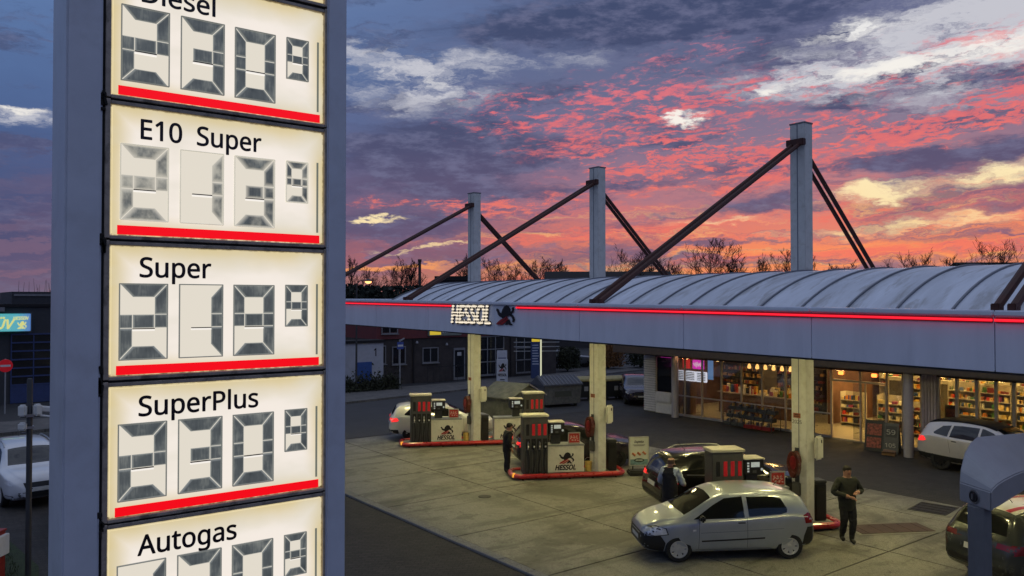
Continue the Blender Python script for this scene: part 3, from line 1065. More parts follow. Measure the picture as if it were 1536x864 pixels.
def small_poster(label, y, at):
    base = Vector((CX, y, 1.04)) + E_ * at - N_ * .12
    o = thing('small_poster', label, 'poster', base, ISL, 'small red posters on the pump cabinets')
    MB().box(0, .40, -.02, .02, 0, .36).build('frame', P('poster_aluminium', (.4, .4, .38), .4, .5), o, bevel=.008)
    MB().box(.035, .365, -.024, -.019, .035, .325).build('print', M_POSTER, o, smooth=0)
    pr = MB()
    for q in range(14):
        t = q / 13
        pr.obox((.08 + .24 * t, -.026, .17 + .07 * math.sin(t * 17)), (.03, .003, .05), ry=t * 5)
    pr.build('script', P('poster_script', (.6, .4, .36), .4), o, smooth=0)
    return o


dispenser('far fuel pump next to the white hatchback', COLY[0], -2.5)
dispenser('far fuel pump beyond the mast, partly behind the man in black', COLY[0], 2.75, True)
dispenser('fuel pump on the middle island beside the dark car', COLY[1], -2.5)
dispenser('fuel pump behind the roof of the silver hatchback', COLY[2], -2.5)
small_poster('little red framed poster on the far pump cabinet', COLY[0], -1.02)
small_poster('little red framed poster on the middle pump cabinet', COLY[1], -1.02)
small_poster('little red framed poster showing above the silver hatchback roof', COLY[2], -.95)

# fittings on and by the masts
M_REDGLOSS = P('red_gloss', (.17, .014, .014), .35, var=.4, scale=14)
for y, tx in zip(COLY[:3], ('far', 'middle', 'nearest')):
    w = thing('washing_station', 'dark red oval windscreen wash holder on the %s mast' % tx, 'wash holder', (CX - .18, y + .05, 1.55), R(-90), 'wash holders on the masts')
    pts = [(.17 * math.cos(R(18 * q)) * (1 if math.sin(R(18 * q)) > 0 else .85), .34 * math.sin(R(18 * q))) for q in range(20)]
    MB().prism(pts, -.22, -.02, 'y').build('shell', P('smoked_shell', (.10, .03, .025), .25, var=.5, scale=9), w, bevel=.05)
    MB().prism([(u * .55 + .03, v * .5 + .06) for u, v in pts], -.235, -.22, 'y').build('label_plate', M_REDGLOSS, w, smooth=0)
    MB().box(-.05, .05, -.02, .0, -.5, .4).build('mount', M_DARKMETAL, w)
    MB().box(-.12, .12, -.06, -.0, -.78, -.45).build('paper_holder', M_PUMPGREY, w, bevel=.02)
    b = thing('mast_box', 'cream electrical box on the side of the %s mast' % tx, 'box', (CX + .10, y - .22, 1.95), 0, 'boxes on the masts')
    MB().box(-.02, .30, -.12, -.01, -.30, .30).build('case', M_CABINET, b, bevel=.05)
    MB().box(.16, .20, -.125, -.12, .12, .2).build('lock', M_BLACK, b, smooth=0)
    q = thing('mast_plaque', 'small orange brown number plaque on the %s mast' % tx, 'plaque', (CX - .172, y + .05, 2.55 if tx != 'nearest' else 2.75), R(-90), 'plaques on the masts')
    MB().box(-.1, .1, -.006, 0, -.06, .06).build('plate', P('plaque_orange', (.28, .09, .04), .5), q, smooth=0)
    MB().box(-.075, .075, -.008, -.0059, -.03, -.015).build('line', M_LETTER, q, smooth=0)
    MB().box(-.06, .06, -.008, -.0059, .01, .03).build('line', M_LETTER, q, smooth=0)
text('number', '2025', M_LETTER, q, (-.13, -.003, -.2), .09, .26)

# bins behind the masts
for y, tx, dx in ((COLY[0], 'far', .42), (COLY[1], 'middle', .46), (COLY[2], 'nearest', .42)):
    p = Vector((CX, y, .128)) + E_ * dx + N_ * .05
    b = thing('waste_bin', 'slim black waste bin next to the %s mast' % tx, 'bin', p, ISL, 'slim bins by the masts')
    MB().box(-.14, .14, -.18, .18, 0, .92).build('body', M_BLACK, b, bevel=.02)
    MB().box(-.15, .15, -.19, .19, .92, 1.0).build('lid', M_DARKMETAL, b, bevel=.02)
    MB().box(-.08, .08, -.186, -.178, .74, .84).build('opening', M_RUBBER, b, smooth=0)
for y, tx, dx, z in ((COLY[0], 'far', -.32, .13), (COLY[1], 'middle', -.32, .13)):
    p = Vector((CX, y, z)) + E_ * dx - N_ * .0
    b = thing('bucket', 'yellow water bucket between cabinet and %s mast' % tx, 'bucket', p, ISL, 'buckets by the masts')
    MB().lathe([(.10, 0), (.12, .3), (.125, .3), (.10, .28), (.09, .02)], n=14).build('pail', P('bucket_yellow', (.6, .42, .12), .5, var=.2), b)
    MB().tube([(.12 * math.cos(R(t)), 0, .3 + .13 * math.sin(R(t))) for t in range(0, 181, 20)], .006, 5).build('handle', M_STEEL, b)

# poster board on the island end
ab = thing('poster_board', 'white food poster board with sausages on a wheeled foot', 'poster board', Vector((CX, COLY[1], .0)) + E_ * 1.28 - N_ * .30 + Vector((0, 0, .01)), R(-32))
MB().box(-.36, .36, -.22, .22, 0, .16).build('foot', M_RUBBER, ab, bevel=.04)
for s in (-.2, .2):
    MB().cyl((s, 0, .14), (s, 0, .30), .025, n=8).build('spring', M_DARKMETAL, ab)
MB().box(-.33, .33, -.03, .03, .28, 1.22).build('frame', P('board_aluminium', (.5, .5, .46), .4, .4), ab, bevel=.012)
pr = MB().box(-.285, .285, -.036, -.029, .325, 1.175).build('print', P('board_print', (.62, .64, .58), .4, var=.08), ab, smooth=0)
MB().box(-.285, .285, -.0385, -.0359, .325, .50).build('water_band', P('print_blue', (.16, .28, .30), .4, var=.4, scale=16), pr, smooth=0)
for q in range(3):
    sa = MB()
    sa.tube([(-.22 + .17 * q + .14 * t - .02, -.042, .66 + .035 * math.sin(t * 6.2) + .02 * q) for t in (0, .25, .5, .75, 1)], [.012, .036, .04, .036, .012], 8)
    sa.build('sausage', P('print_sausage', (.42, .14, .06), .4, var=.3, scale=20), pr)
MB().prism([(.17 * math.cos(R(20 * q)), .47 + .065 * math.sin(R(20 * q))) for q in range(18)], -.044, -.036, 'y').build('badge', P('print_dark', (.03, .05, .05), .4), pr, smooth=0)
text('lettering', 'Dupetta', M_LETTER, pr, (-.15, -.0375, 1.03), .07, .3, shear=.3, bold=.003)
MB().box(-.2, .2, -.0385, -.0359, .955, .97).build('text_line', M_LETTER, pr, smooth=0)
MB().box(-.17, .17, -.0385, -.0359, .925, .938).build('text_line', M_LETTER, pr, smooth=0)
for q in range(5):
    MB().box(-.11 + .046 * q, -.075 + .046 * q, -.047, -.0439, .448 + .004 * (q % 2), .495).build('letter_block', P('print_pale', (.5, .55, .5), .5), pr, smooth=0)

# ------------------------------------------------------------------ cars
def interp(tab, x):
    """smooth interpolation through (x, value) pairs, x ascending"""
    xs_ = [p[0] for p in tab]
    vs = [p[1] for p in tab]
    if x <= xs_[0]:
        return vs[0]
    if x >= xs_[-1]:
        return vs[-1]
    i = max(j for j in range(len(xs_)) if xs_[j] <= x)
    i = min(i, len(xs_) - 2)
    h = xs_[i + 1] - xs_[i]
    t = (x - xs_[i]) / h

    def slope(j):
        if j <= 0 or j >= len(xs_) - 1:
            return 0
        a = (vs[j] - vs[j - 1]) / (xs_[j] - xs_[j - 1])
        b = (vs[j + 1] - vs[j]) / (xs_[j + 1] - xs_[j])
        return 0 if a * b <= 0 else 2 * a * b / (a + b)
    m0, m1 = slope(i) * h, slope(i + 1) * h
    return (2 * t ** 3 - 3 * t ** 2 + 1) * vs[i] + (t ** 3 - 2 * t ** 2 + t) * m0 + (-2 * t ** 3 + 3 * t ** 2) * vs[i + 1] + (t ** 3 - t ** 2) * m1


CITY = dict(  # small three-door hatchback
    top=[(-1.915, .72), (-1.88, .92), (-1.80, 1.10), (-1.62, 1.39), (-1.45, 1.47), (-1.1, 1.52), (-.5, 1.54), (.05, 1.51), (.30, 1.44), (1.06, 1.02), (1.15, .99), (1.45, .93), (1.7, .83), (1.86, .70), (1.915, .56)],
    belt=[(-1.915, .66), (-1.88, .84), (-1.7, .97), (-1.4, 1.0), (-1, .99), (0, .94), (.5, .92), (1, .89), (1.4, .83), (1.7, .74), (1.86, .62), (1.915, .52)],
    bot=[(-1.915, .36), (-1.8, .27), (-1, .20), (1, .19), (1.8, .22), (1.915, .30)],
    wb=[(-1.915, .60), (-1.86, .70), (-1.6, .77), (-1, .82), (0, .83), (.8, .815), (1.4, .78), (1.7, .70), (1.86, .58), (1.915, .44)],
    wt=[(-1.915, .54), (-1.8, .62), (-1.5, .61), (-.8, .625), (-.3, .62), (.3, .60), (1.0, .68), (1.4, .60), (1.7, .52), (1.915, .34)],
    ax=(1.175, -1.29), wr=.295, arch=.345, half=.80,
    side=[('window', 'glass', [(.84, .95), (.72, 1.02), (.38, 1.24), (.12, 1.38), (-.27, 1.42), (-.285, .975)]),
          ('window', 'glass', [(-.385, .99), (-.365, 1.41), (-.95, 1.405), (-1.14, 1.36), (-1.26, 1.13), (-1.24, 1.06), (-1.12, 1.03)]),
          ('trim_strip', 'black', [(.68, .455), (.68, .49), (-.72, .53), (-.72, .495)]),
          ('door_gap', 'gap', [(-.335, .30), (-.328, .30), (-.328, 1.0), (-.335, 1.0)]),
          ('door_gap', 'gap', [(.74, .30), (.747, .30), (.727, .94), (.72, .94)]),
          ('sill', 'black', [(.80, .21), (.80, .285), (-.92, .285), (-.92, .21)]),
          ('crease_shade', 'gap', [(.70, .655), (.70, .660), (-1.15, .715), (-1.15, .710)]),  # dark strip painted on for the shade line of the body crease
          ('bumper_corner', 'black', [(1.50, .24), (1.46, .44), (1.56, .60), (1.90, .57), (1.91, .28)]),
          ('bumper_corner', 'black', [(-1.58, .26), (-1.62, .52), (-1.70, .72), (-1.91, .72), (-1.91, .34)]),
          ('lamp_surround', 'black', [(1.39, .625), (1.44, .775), (1.63, .80), (1.83, .735), (1.90, .62), (1.68, .585)]),
          ('headlight', 'lamp', [(1.42, .64), (1.46, .76), (1.62, .78), (1.80, .72), (1.87, .63), (1.68, .60)]),
          ('tail_light', 'tail', [(-1.66, .80), (-1.62, .98), (-1.74, 1.03), (-1.84, .98), (-1.87, .80)]),
          ('indicator', 'lamp', [(.80, .70), (.80, .74), (.87, .735), (.87, .695)])],
    top_p=[('windscreen', 'glass', [(1.01, -.62), (1.04, 0), (1.01, .62), (.39, .53), (.36, 0), (.39, -.53)])],
    front=[('bumper', 'black', [(-.66, .27), (.66, .27), (.62, .60), (-.62, .60)]), ('plate', 'plate', [(-.26, .40), (.26, .40), (.26, .50), (-.26, .50)])],
    rear=[('rear_window', 'glass', [(-.52, 1.08), (.52, 1.08), (.44, 1.36), (-.44, 1.36)]), ('bumper', 'black', [(-.66, .34), (.66, .34), (.66, .58), (-.66, .58)]),
          ('plate', 'plate', [(-.26, .68), (.26, .68), (.26, .79), (-.26, .79)])],
    handle=(-.20, .87), mirror=(.70, 1.0))
SUV = dict(  # five-door
    top=[(-2.2, .70), (-2.16, .95), (-2.06, 1.15), (-1.86, 1.47), (-1.7, 1.54), (-1.3, 1.585), (-.7, 1.60), (-.2, 1.58), (.18, 1.51), (1.05, 1.09), (1.15, 1.06), (1.6, 1.02), (1.95, .95), (2.13, .82), (2.2, .62)],
    belt=[(-2.2, .66), (-2.15, .90), (-1.95, 1.06), (-1.6, 1.09), (-1, 1.06), (0, 1.02), (1, .99), (1.5, .93), (1.9, .85), (2.13, .74), (2.2, .58)],
    bot=[(-2.2, .42), (-2.05, .30), (-1, .23), (1, .22), (2.0, .26), (2.2, .36)],
    wb=[(-2.2, .70), (-2.12, .80), (-1.8, .88), (-1, .915), (0, .92), (1, .905), (1.6, .87), (1.95, .80), (2.13, .68), (2.2, .52)],
    wt=[(-2.2, .58), (-2.05, .68), (-1.7, .62), (-.8, .64), (.2, .635), (1.0, .73), (1.6, .68), (1.95, .60), (2.2, .42)],
    ax=(1.32, -1.33), wr=.335, arch=.39, half=.885,
    side=[('window', 'glass', [(.82, 1.045), (.62, 1.14), (.20, 1.37), (-.02, 1.44), (-.10, 1.45), (-.12, 1.06)]),
          ('window', 'glass', [(-.19, 1.06), (-.17, 1.455), (-.72, 1.46), (-.98, 1.44), (-1.05, 1.085)]),
          ('window', 'glass', [(-1.12, 1.09), (-1.05, 1.44), (-1.32, 1.40), (-1.58, 1.18), (-1.56, 1.14)]),
          ('door_gap', 'gap', [(-.16, .34), (-.152, .34), (-.152, 1.05), (-.16, 1.05)]),
          ('door_gap', 'gap', [(.86, .34), (.868, .34), (.848, 1.0), (.84, 1.0)]),
          ('door_gap', 'gap', [(-1.0, .58), (-.992, .58), (-1.07, 1.07), (-1.078, 1.07)]),
          ('sill', 'black', [(.88, .25), (.88, .34), (-.90, .34), (-.90, .25)]),
          ('bumper_corner', 'black', [(-1.78, .30), (-1.84, .50), (-2.14, .50), (-2.16, .40)]),
          ('bumper_corner', 'black', [(1.74, .28), (1.76, .42), (2.12, .42), (2.15, .34)]),
          ('headlight', 'lamp', [(1.72, .76), (1.78, .84), (1.98, .83), (2.12, .76), (2.08, .70)]),
          ('tail_light', 'tail', [(-1.80, .90), (-1.88, 1.02), (-2.08, 1.02), (-2.16, .92), (-2.12, .84), (-1.9, .86)])],
    top_p=[('windscreen', 'glass', [(1.0, -.66), (1.03, 0), (1.0, .66), (.28, .55), (.25, 0), (.28, -.55)])],
    front=[('grille', 'black', [(-.42, .58), (.42, .58), (.48, .76), (-.48, .76)]), ('intake', 'black', [(-.62, .36), (.62, .36), (.60, .50), (-.60, .50)]),
           ('plate', 'plate', [(-.26, .51), (.26, .51), (.26, .61), (-.26, .61)])],
    rear=[('rear_window', 'glass', [(-.60, 1.14), (.60, 1.14), (.50, 1.44), (-.50, 1.44)]), ('bumper', 'black', [(-.74, .40), (.74, .40), (.74, .56), (-.74, .56)]),
          ('plate', 'plate', [(-.26, .72), (.26, .72), (.26, .83), (-.26, .83)]),
          ('tail_light', 'tail', [(.46, .90), (.80, .90), (.80, 1.0), (.48, 1.0)]), ('tail_light', 'tail', [(-.46, .90), (-.80, .90), (-.80, 1.0), (-.48, 1.0)])],
    handle=(-.02, .93), mirror=(.74, 1.10))

M_TYRE = P('tyre_rubber', (.014, .014, .014), .8, var=.2)
M_RIM_S = P('silver_rim', (.50, .50, .48), .4, .0)
M_RIM_K = P('dark_rim', (.03, .03, .032), .35, .6)
M_CGLASS = P('car_glass', (.006, .007, .008), .06, spec=.8, var=.05)
M_GAP = P('panel_gap', (.01, .01, .01), .8)
M_HEAD = P('headlamp_clear', (.80, .82, .86), .12, .1, var=.25, scale=18, coat=1)
M_TAIL_OFF = P('tail_lamp', (.16, .008, .010), .2, coat=.6)
M_TAIL_ON = P('tail_lamp_lit', (.3, .01, .01), .2, emit=(1, .03, .03), estr=1.1)
M_HEAD_ON = P('headlamp_lit', (.5, .5, .5), .2, emit=(1, .93, .85), estr=2.0)
M_PLATE = P('number_plate', (.62, .62, .58), .5, var=.1)


def ring(t, x):
    zt, zl, zb, wb, wt = (interp(t[q], x) for q in ('top', 'belt', 'bot', 'wb', 'wt'))
    zt = max(zt, zl + .02)
    k = min(1, (zt - zl) / .3)
    ze = zt - .075 * k - .012
    p = [(0, zb), (.5 * wb, zb), (.86 * wb, zb + .015), (wb * .97, zb + .09), (wb + .005, zb + .35 * (zl - zb)), (wb + .012, zb + .62 * (zl - zb)),
         (wb + .002, zl - .05), (wb - .03, zl + .005), ((wb - .03) * .5 + wt * .5 + .018 * k, zl * .5 + ze * .5), (wt + .01, ze - .01), (wt * .88, zt - .028 * k - .004), (wt * .5, zt - .006), (0, zt)]
    out = []
    n = len(p)
    for i in range(n - 1):
        p0, p1, p2, p3 = p[max(i - 1, 0)], p[i], p[i + 1], p[min(i + 2, n - 1)]
        for s in range(3):
            u = s / 3
            out.append(tuple(.5 * (2 * p1[c] + (p2[c] - p0[c]) * u + (2 * p0[c] - 5 * p1[c] + 4 * p2[c] - p3[c]) * u * u + (3 * p1[c] - p0[c] - 3 * p2[c] + p3[c]) * u ** 3) for c in (0, 1)))
    out.append(p[-1])
    return out


def lift(me_name, poly, d, bvh, mat, off, step=.07):
    """drape a flat polygon on the body along d: 'l','r' side, 't' top, 'f','b' ends"""
    bm = bmesh.new()
    f3 = {'l': lambda p: (p[0], 3, p[1]), 'r': lambda p: (p[0], -3, p[1]), 't': lambda p: (p[0], p[1], 4), 'f': lambda p: (4, p[0], p[1]), 'b': lambda p: (-4, p[0], p[1])}[d]
    dr = {'l': (0, -1, 0), 'r': (0, 1, 0), 't': (0, 0, -1), 'f': (-1, 0, 0), 'b': (1, 0, 0)}[d]
    bm.faces.new([bm.verts.new(f3(p)) for p in poly])
    ax = {'l': (0, 2), 'r': (0, 2), 't': (0, 1), 'f': (1, 2), 'b': (1, 2)}[d]
    for a in ax:
        cs = [v.co[a] for v in bm.verts]
        lo, hi = min(cs), max(cs)
        n = max(1, int((hi - lo) / step))
        for q in range(1, n + (1 if n > 1 else 0)):
            c = lo + (hi - lo) * q / (n + (1 if n > 1 else 0))
            co, no = [0, 0, 0], [0, 0, 0]
            co[a], no[a] = c, 1
            bmesh.ops.bisect_plane(bm, geom=bm.verts[:] + bm.edges[:] + bm.faces[:], plane_co=co, plane_no=no)
    dv = Vector(dr)
    bad = []
    for v in bm.verts:
        hit, nrm, idx, dist = bvh.ray_cast(v.co, dv)
        if hit is None:
            bad.append(v)
            continue
        if nrm.dot(dv) > 0:
            nrm = -nrm
        v.co = hit + (nrm * .6 - dv * .4).normalized() * off
    bmesh.ops.delete(bm, geom=bad, context='VERTS')
    me = bpy.data.meshes.new(me_name)
    for f in bm.faces:
        if f.normal.dot(dv) > 0:
            f.normal_flip()
        f.smooth = True
    bm.to_mesh(me)
    bm.free()
    me.materials.append(mat)
    return me


def wheel_mesh(r, w, side, rim_mat, spokes=7):
    t = MB().lathe([(r * .62, -w / 2), (r * .9, -w / 2), (r, -w * .36), (r, w * .36), (r * .9, w / 2), (r * .62, w / 2)], axis='y', n=24, caps=False)
    m = MB()
    o = side * w * .5
    m.lathe([(r * .63, o * .55), (r * .66, o * 1.0), (r * .60, o * 1.02), (r * .54, o * .62)], axis='y', n=24, caps=False)
    for q in range(spokes):
        a = 2 * math.pi * q / spokes
        ca, sa = math.cos(a), math.sin(a)
        wv = r * .13
        pts = []
        for rad, hw, oo in ((r * .12, wv * .9, .92), (r * .60, wv * 1.25, .9)):
            for s_ in (-1, 1):
                pts.append((rad * ca - s_ * hw * sa, o * oo, rad * sa + s_ * hw * ca))
        m.add(pts + [(p[0], o * .6, p[2]) for p in pts], [(0, 1, 3, 2), (4, 6, 7, 5), (0, 2, 6, 4), (1, 5, 7, 3)])
    m.lathe([(r * .16, o * .5), (r * .16, o * .95), (r * .10, o * 1.0)], axis='y', n=12)
    back = MB().lathe([(r * .58, o * .35), (r * .58, o * .42)], axis='y', n=20)
    return t, m, back


def car(name, label, arch, paint, loc, heading, scale=(1, 1, 1), rim=None, tail='off', head='off', rails=False, group=None, extras=None, plate_txt=None, blackroof=None, chrome=False):
    t = arch
    o = thing(name, label, 'car', loc, heading, group)
    x0, x1 = t['top'][0][0], t['top'][-1][0]
    n = 66
    sts = [x0 + (x1 - x0) * (.5 - .5 * math.cos(math.pi * i / n)) * .6 + (x1 - x0) * .4 * i / n for i in range(n + 1)]
    b = MB()
    rings = []
    for x in sts:
        h = ring(t, x)
        full = [(x, y, z) for y, z in h] + [(x, -y, z) for y, z in reversed(h[1:-1])]
        rings.append(full)
    m = len(rings[0])
    for r_ in rings:
        b.v += r_
    for i in range(n):
        for j in range(m):
            b.f.append((i * m + j, i * m + (j + 1) % m, (i + 1) * m + (j + 1) % m, (i + 1) * m + j))
    b.f += [tuple(range(m)), tuple(range(n * m, n * m + m))[::-1]]
    b.mi = [0] * len(b.f)
    bvh = BVHTree.FromPolygons([Vector(v) for v in b.v], b.f)
    body = b.build('body', paint, o, smooth=40)
    # wheel arches cut out of the shell
    ct = MB()
    for ax in t['ax']:
        for s in (-1, 1):
            ct.cyl((ax, s * .52, t['wr'] + .01), (ax, s * 1.3, t['wr'] + .01), t['arch'], n=28)
    cut = ct.build('cutter', M_BLACK, smooth=0)
    md = body.modifiers.new('arches', 'BOOLEAN')
    md.operation = 'DIFFERENCE'
    md.object = cut
    md.solver = 'EXACT'
    dg = bpy.context.evaluated_depsgraph_get()
    nm = bpy.data.meshes.new_from_object(body.evaluated_get(dg))
    body.modifiers.clear()
    body.data = nm
    nm.materials.clear()
    nm.materials.append(paint)
    nm.materials.append(M_BLACK)
    for p in nm.polygons:
        c = p.center
        p.material_index = 1 if any((abs(math.hypot(c.x - ax, c.z - t['wr'] - .01) - t['arch']) < .012 and abs(p.normal.y) < .3 and (p.normal.x * (ax - c.x) + p.normal.z * (t['wr'] + .01 - c.z)) > .6 * t['arch']) or (math.hypot(c.x - ax, c.z - t['wr'] - .01) < t['arch'] and abs(c.y) < .56) for ax in t['ax']) else 0
        p.use_smooth = True
    nm.set_sharp_from_angle(angle=R(40))
    bpy.data.objects.remove(cut)
    mats = {'glass': M_CGLASS, 'black': M_BLACK, 'gap': M_GAP, 'lamp': M_HEAD_ON if head == 'on' else M_HEAD, 'tail': M_TAIL_ON if tail == 'on' else M_TAIL_OFF, 'plate': M_PLATE}
    offs = {'glass': .004, 'black': .005, 'gap': .003, 'lamp': .007, 'tail': .007, 'plate': .012}
    meshes = []
    for nmk, mk, poly in t['side']:
        for d in ('l', 'r'):
            link(nmk, lift(nmk, poly, d, bvh, mats[mk], offs[mk]), o)
            if mk == 'glass' and chrome:
                pl = list(poly)
                cxm, czm = sum(p[0] for p in pl) / len(pl), sum(p[1] for p in pl) / len(pl)
                # bright strip along the lower edge
    for key, d in (('top_p', 't'), ('front', 'f'), ('rear', 'b')):
        for nmk, mk, poly in t[key]:
            link(nmk, lift(nmk, poly, d, bvh, mats[mk], offs[mk]), o)
    # handles and mirrors
    for s, d in ((1, 'l'), (-1, 'r')):
        hx, hz = t['handle']
        hs = [(hx, hz)] + ([(hx - .85, hz + .04)] if arch is SUV else [])
        for (hx, hz) in hs:
            hit = bvh.ray_cast(Vector((hx, s * 3, hz)), Vector((0, -s, 0)))[0]
            if hit:
                MB().obox((hx, hit.y + s * .018, hz), (.17, .03, .028)).build('door_handle', M_BLACK if paint.name != 'black_car_paint' else M_STEEL, o, bevel=.01)
        mx, mz = t['mirror']
        hit = bvh.ray_cast(Vector((mx, s * 3, mz - .06)), Vector((0, -s, 0)))[0]
        if hit:
            q = MB()
            q.obox((mx - .02, hit.y + s * .13, mz), (.10, .20, .13), rz=s * R(-12))
            mo = q.build('mirror', M_BLACK if arch is CITY else paint, o, bevel=.03)
            MB().obox((mx, hit.y + s * .03, mz - .04), (.05, .09, .04)).build('mirror_arm', M_BLACK, mo)
    if rails:
        for s in (-1, 1):
            pts = [(-1.5 + 1.6 * q / 8, s * .60, interp(t['top'], -1.5 + 1.6 * q / 8) + (.015 if 0 < q < 8 else -.05)) for q in range(9)]
            MB().tube(pts, .018, 6).build('roof_rail', M_STEEL, o)
    if blackroof:
        x_a, x_b = (-1.95, .30) if arch is SUV else (-1.55, .2)
        pl = [(x_a, -.61), (x_b, -.61), (x_b, .61), (x_a, .61)]
        link('roof_panel', lift('roof_panel', pl, 't', bvh, blackroof, .009, .06), o)
    for nmk, mat_, d, poly, of in (extras or []):
        link(nmk, lift(nmk, poly, d, bvh, mat_, of), o)
    # roof aerial
    MB().cyl((-1.25, 0, interp(t['top'], -1.25) - .01), (-1.48, 0, interp(t['top'], -1.25) + .22), .008, .004, n=5).build('aerial', M_BLACK, o)
    # wheels
    for ax in t['ax']:
        for s in (-1, 1):
            a, b2, bk = wheel_mesh(t['wr'], .19, s, None)
            w = a.build('wheel', M_TYRE, o, loc=(ax, s * (t['half'] - .085), t['wr']))
            b2.build('rim', rim or M_RIM_S, w)
            bk.build('hub', M_BLACK, w)
    o.scale = scale
    return o


def paint(name, col, metal=.5, rough=.35):
    return P(name, col, rough, metal, var=.06, scale=3, coat=.8, bump=.0)


PT_SILVER = paint('silver_car_paint', (.36, .40, .47), .45, .36)
PT_BLACK = paint('black_car_paint', (.012, .012, .014), .3, .22)
PT_WHITE = paint('white_car_paint', (.70, .69, .64), .0, .3)
PT_DARKBLUE = paint('dark_blue_car_paint', (.03, .022, .035), .4, .25)
PT_PEARL = paint('pearl_grey_car_paint', (.52, .50, .52), .3, .32)
PT_VAN = paint('ivory_white_paint', (.66, .67, .70), .0, .35)
PT_GREEN = paint('dark_green_car_paint', (.05, .055, .054), .3, .25)


def at_island(y, e, n_, z=.012):
    p = Vector((CX, y, z)) + E_ * e + N_ * n_
    return p


car('small_hatchback', 'silver small three door hatchback with black bumpers in front of the pump', CITY, PT_SILVER, (14.69, 11.58, .012), R(148), (1, 1, .945))
car('estate_suv', 'black suv with lit tail light beside the bald man', SUV, PT_BLACK, at_island(COLY[2], -1.1, 1.85), R(-27), (1.02, 1.0, 1.02), M_RIM_K, 'on', 'on', True,
    extras=[('window_chrome', M_STEEL, 'r', [(.80, 1.012), (.80, 1.026), (-1.56, 1.115), (-1.56, 1.10)], .008)])
car('dark_compact_car', 'dark compact car at the middle pump with headlight glint', SUV, PT_DARKBLUE, at_island(COLY[1], -.35, 1.75), R(-28), (.97, .97, .90), M_RIM_K, 'on', 'on')
car('white_hatchback', 'white hatchback with lit red tail light at the far pump', SUV, PT_WHITE, at_island(COLY[0], -1.15, 1.8), R(-28), (.98, .97, .90), M_RIM_K, 'on')
car('crossover', 'pale grey crossover with black roof parked by the shop windows', SUV, PT_PEARL, (28.35, 11.2, 0), R(-94), (1.02, 1.03, 1.03), M_RIM_K, 'on', blackroof=P('matt_black_roof', (.010, .010, .012), .75, spec=.15),
    extras=[('cladding', M_BLACK, d_, [(1.9, .26), (1.9, .40), (.9, .46), (-.9, .46), (-2.1, .50), (-2.1, .36), (-.9, .25), (.9, .25)], .007) for d_ in 'lr'])
M_RSTR = P('roof_stripe_red', (.4, .02, .03), .3)
car('striped_car', 'dark green car with red and white roof stripes beside the box post', SUV, PT_GREEN, (18.75, 6.2, .012), R(-22), (1, 1, 1.0), M_RIM_K, 'off',
    extras=[('roof_stripe', PT_WHITE, 't', [(-1.75, -.52), (.2, -.52), (.2, .52), (-1.75, .52)], .004), ('roof_stripe', M_RSTR, 't', [(-1.74, -.40), (.15, -.40), (.15, -.28), (-1.74, -.28)], .009),
            ('roof_stripe', M_RSTR, 't', [(-1.74, .28), (.15, .28), (.15, .40), (-1.74, .40)], .009),
            ('side_panel', PT_WHITE, 'r', [(.9, .40), (.9, .96), (-1.0, 1.03), (-1.55, 1.05), (-1.62, .9), (-.92, .42)], .0045)])
car('minivan', 'white minivan parked facing the camera beyond the camera pole', SUV, PT_VAN, (2.95, 27.3, -.012), R(-86), (1.0, .98, .95), M_RIM_S, rails=True)
car('black_parked_car', 'black parked car mostly hidden behind the price sign', SUV, PT_BLACK, (4.05, 22.2, -.012), R(-95), (1, 1, .95), M_RIM_S)
car('dark_saloon', 'dark car parked between the black bins and the shop corner', SUV, PT_DARKBLUE, (32.9, 31.6, -.012), R(-128), (1, 1, .92), M_RIM_K)
car('grey_far_car', 'grey car parked beyond the railings across the road', SUV, paint('grey_car_paint', (.16, .17, .19), .5, .35), (45.3, 51.5, .03), R(-30), (1, 1, .93), M_RIM_K)

# ------------------------------------------------------------------ people
from mathutils import noise as mnoise
M_SKIN = P('skin', (.42, .22, .15), .55, var=.1)
M_HAIRD = P('dark_hair', (.015, .011, .009), .7, var=.3)
M_HAIRG = P('thin_grey_hair', (.12, .08, .06), .7, var=.3)
M_JACKET = P('dark_green_jacket', (.022, .024, .018), .8, var=.3, scale=14, bump=.3, bscale=30)
M_COAT = P('black_coat', (.010, .010, .013), .8, var=.3, scale=14, bump=.3, bscale=30)
M_VEST = P('dark_vest', (.014, .014, .020), .8, var=.3, scale=14, bump=.3, bscale=30)
M_SHIRT = P('pale_blue_shirt', (.42, .48, .60), .8, var=.12, scale=12)
M_TROUS = P('black_trousers', (.012, .012, .015), .85, var=.3, scale=14)
M_TROUSG = P('grey_trousers', (.035, .033, .035), .85, var=.3, scale=14)
M_SHOE = P('black_shoe', (.010, .010, .010), .5)


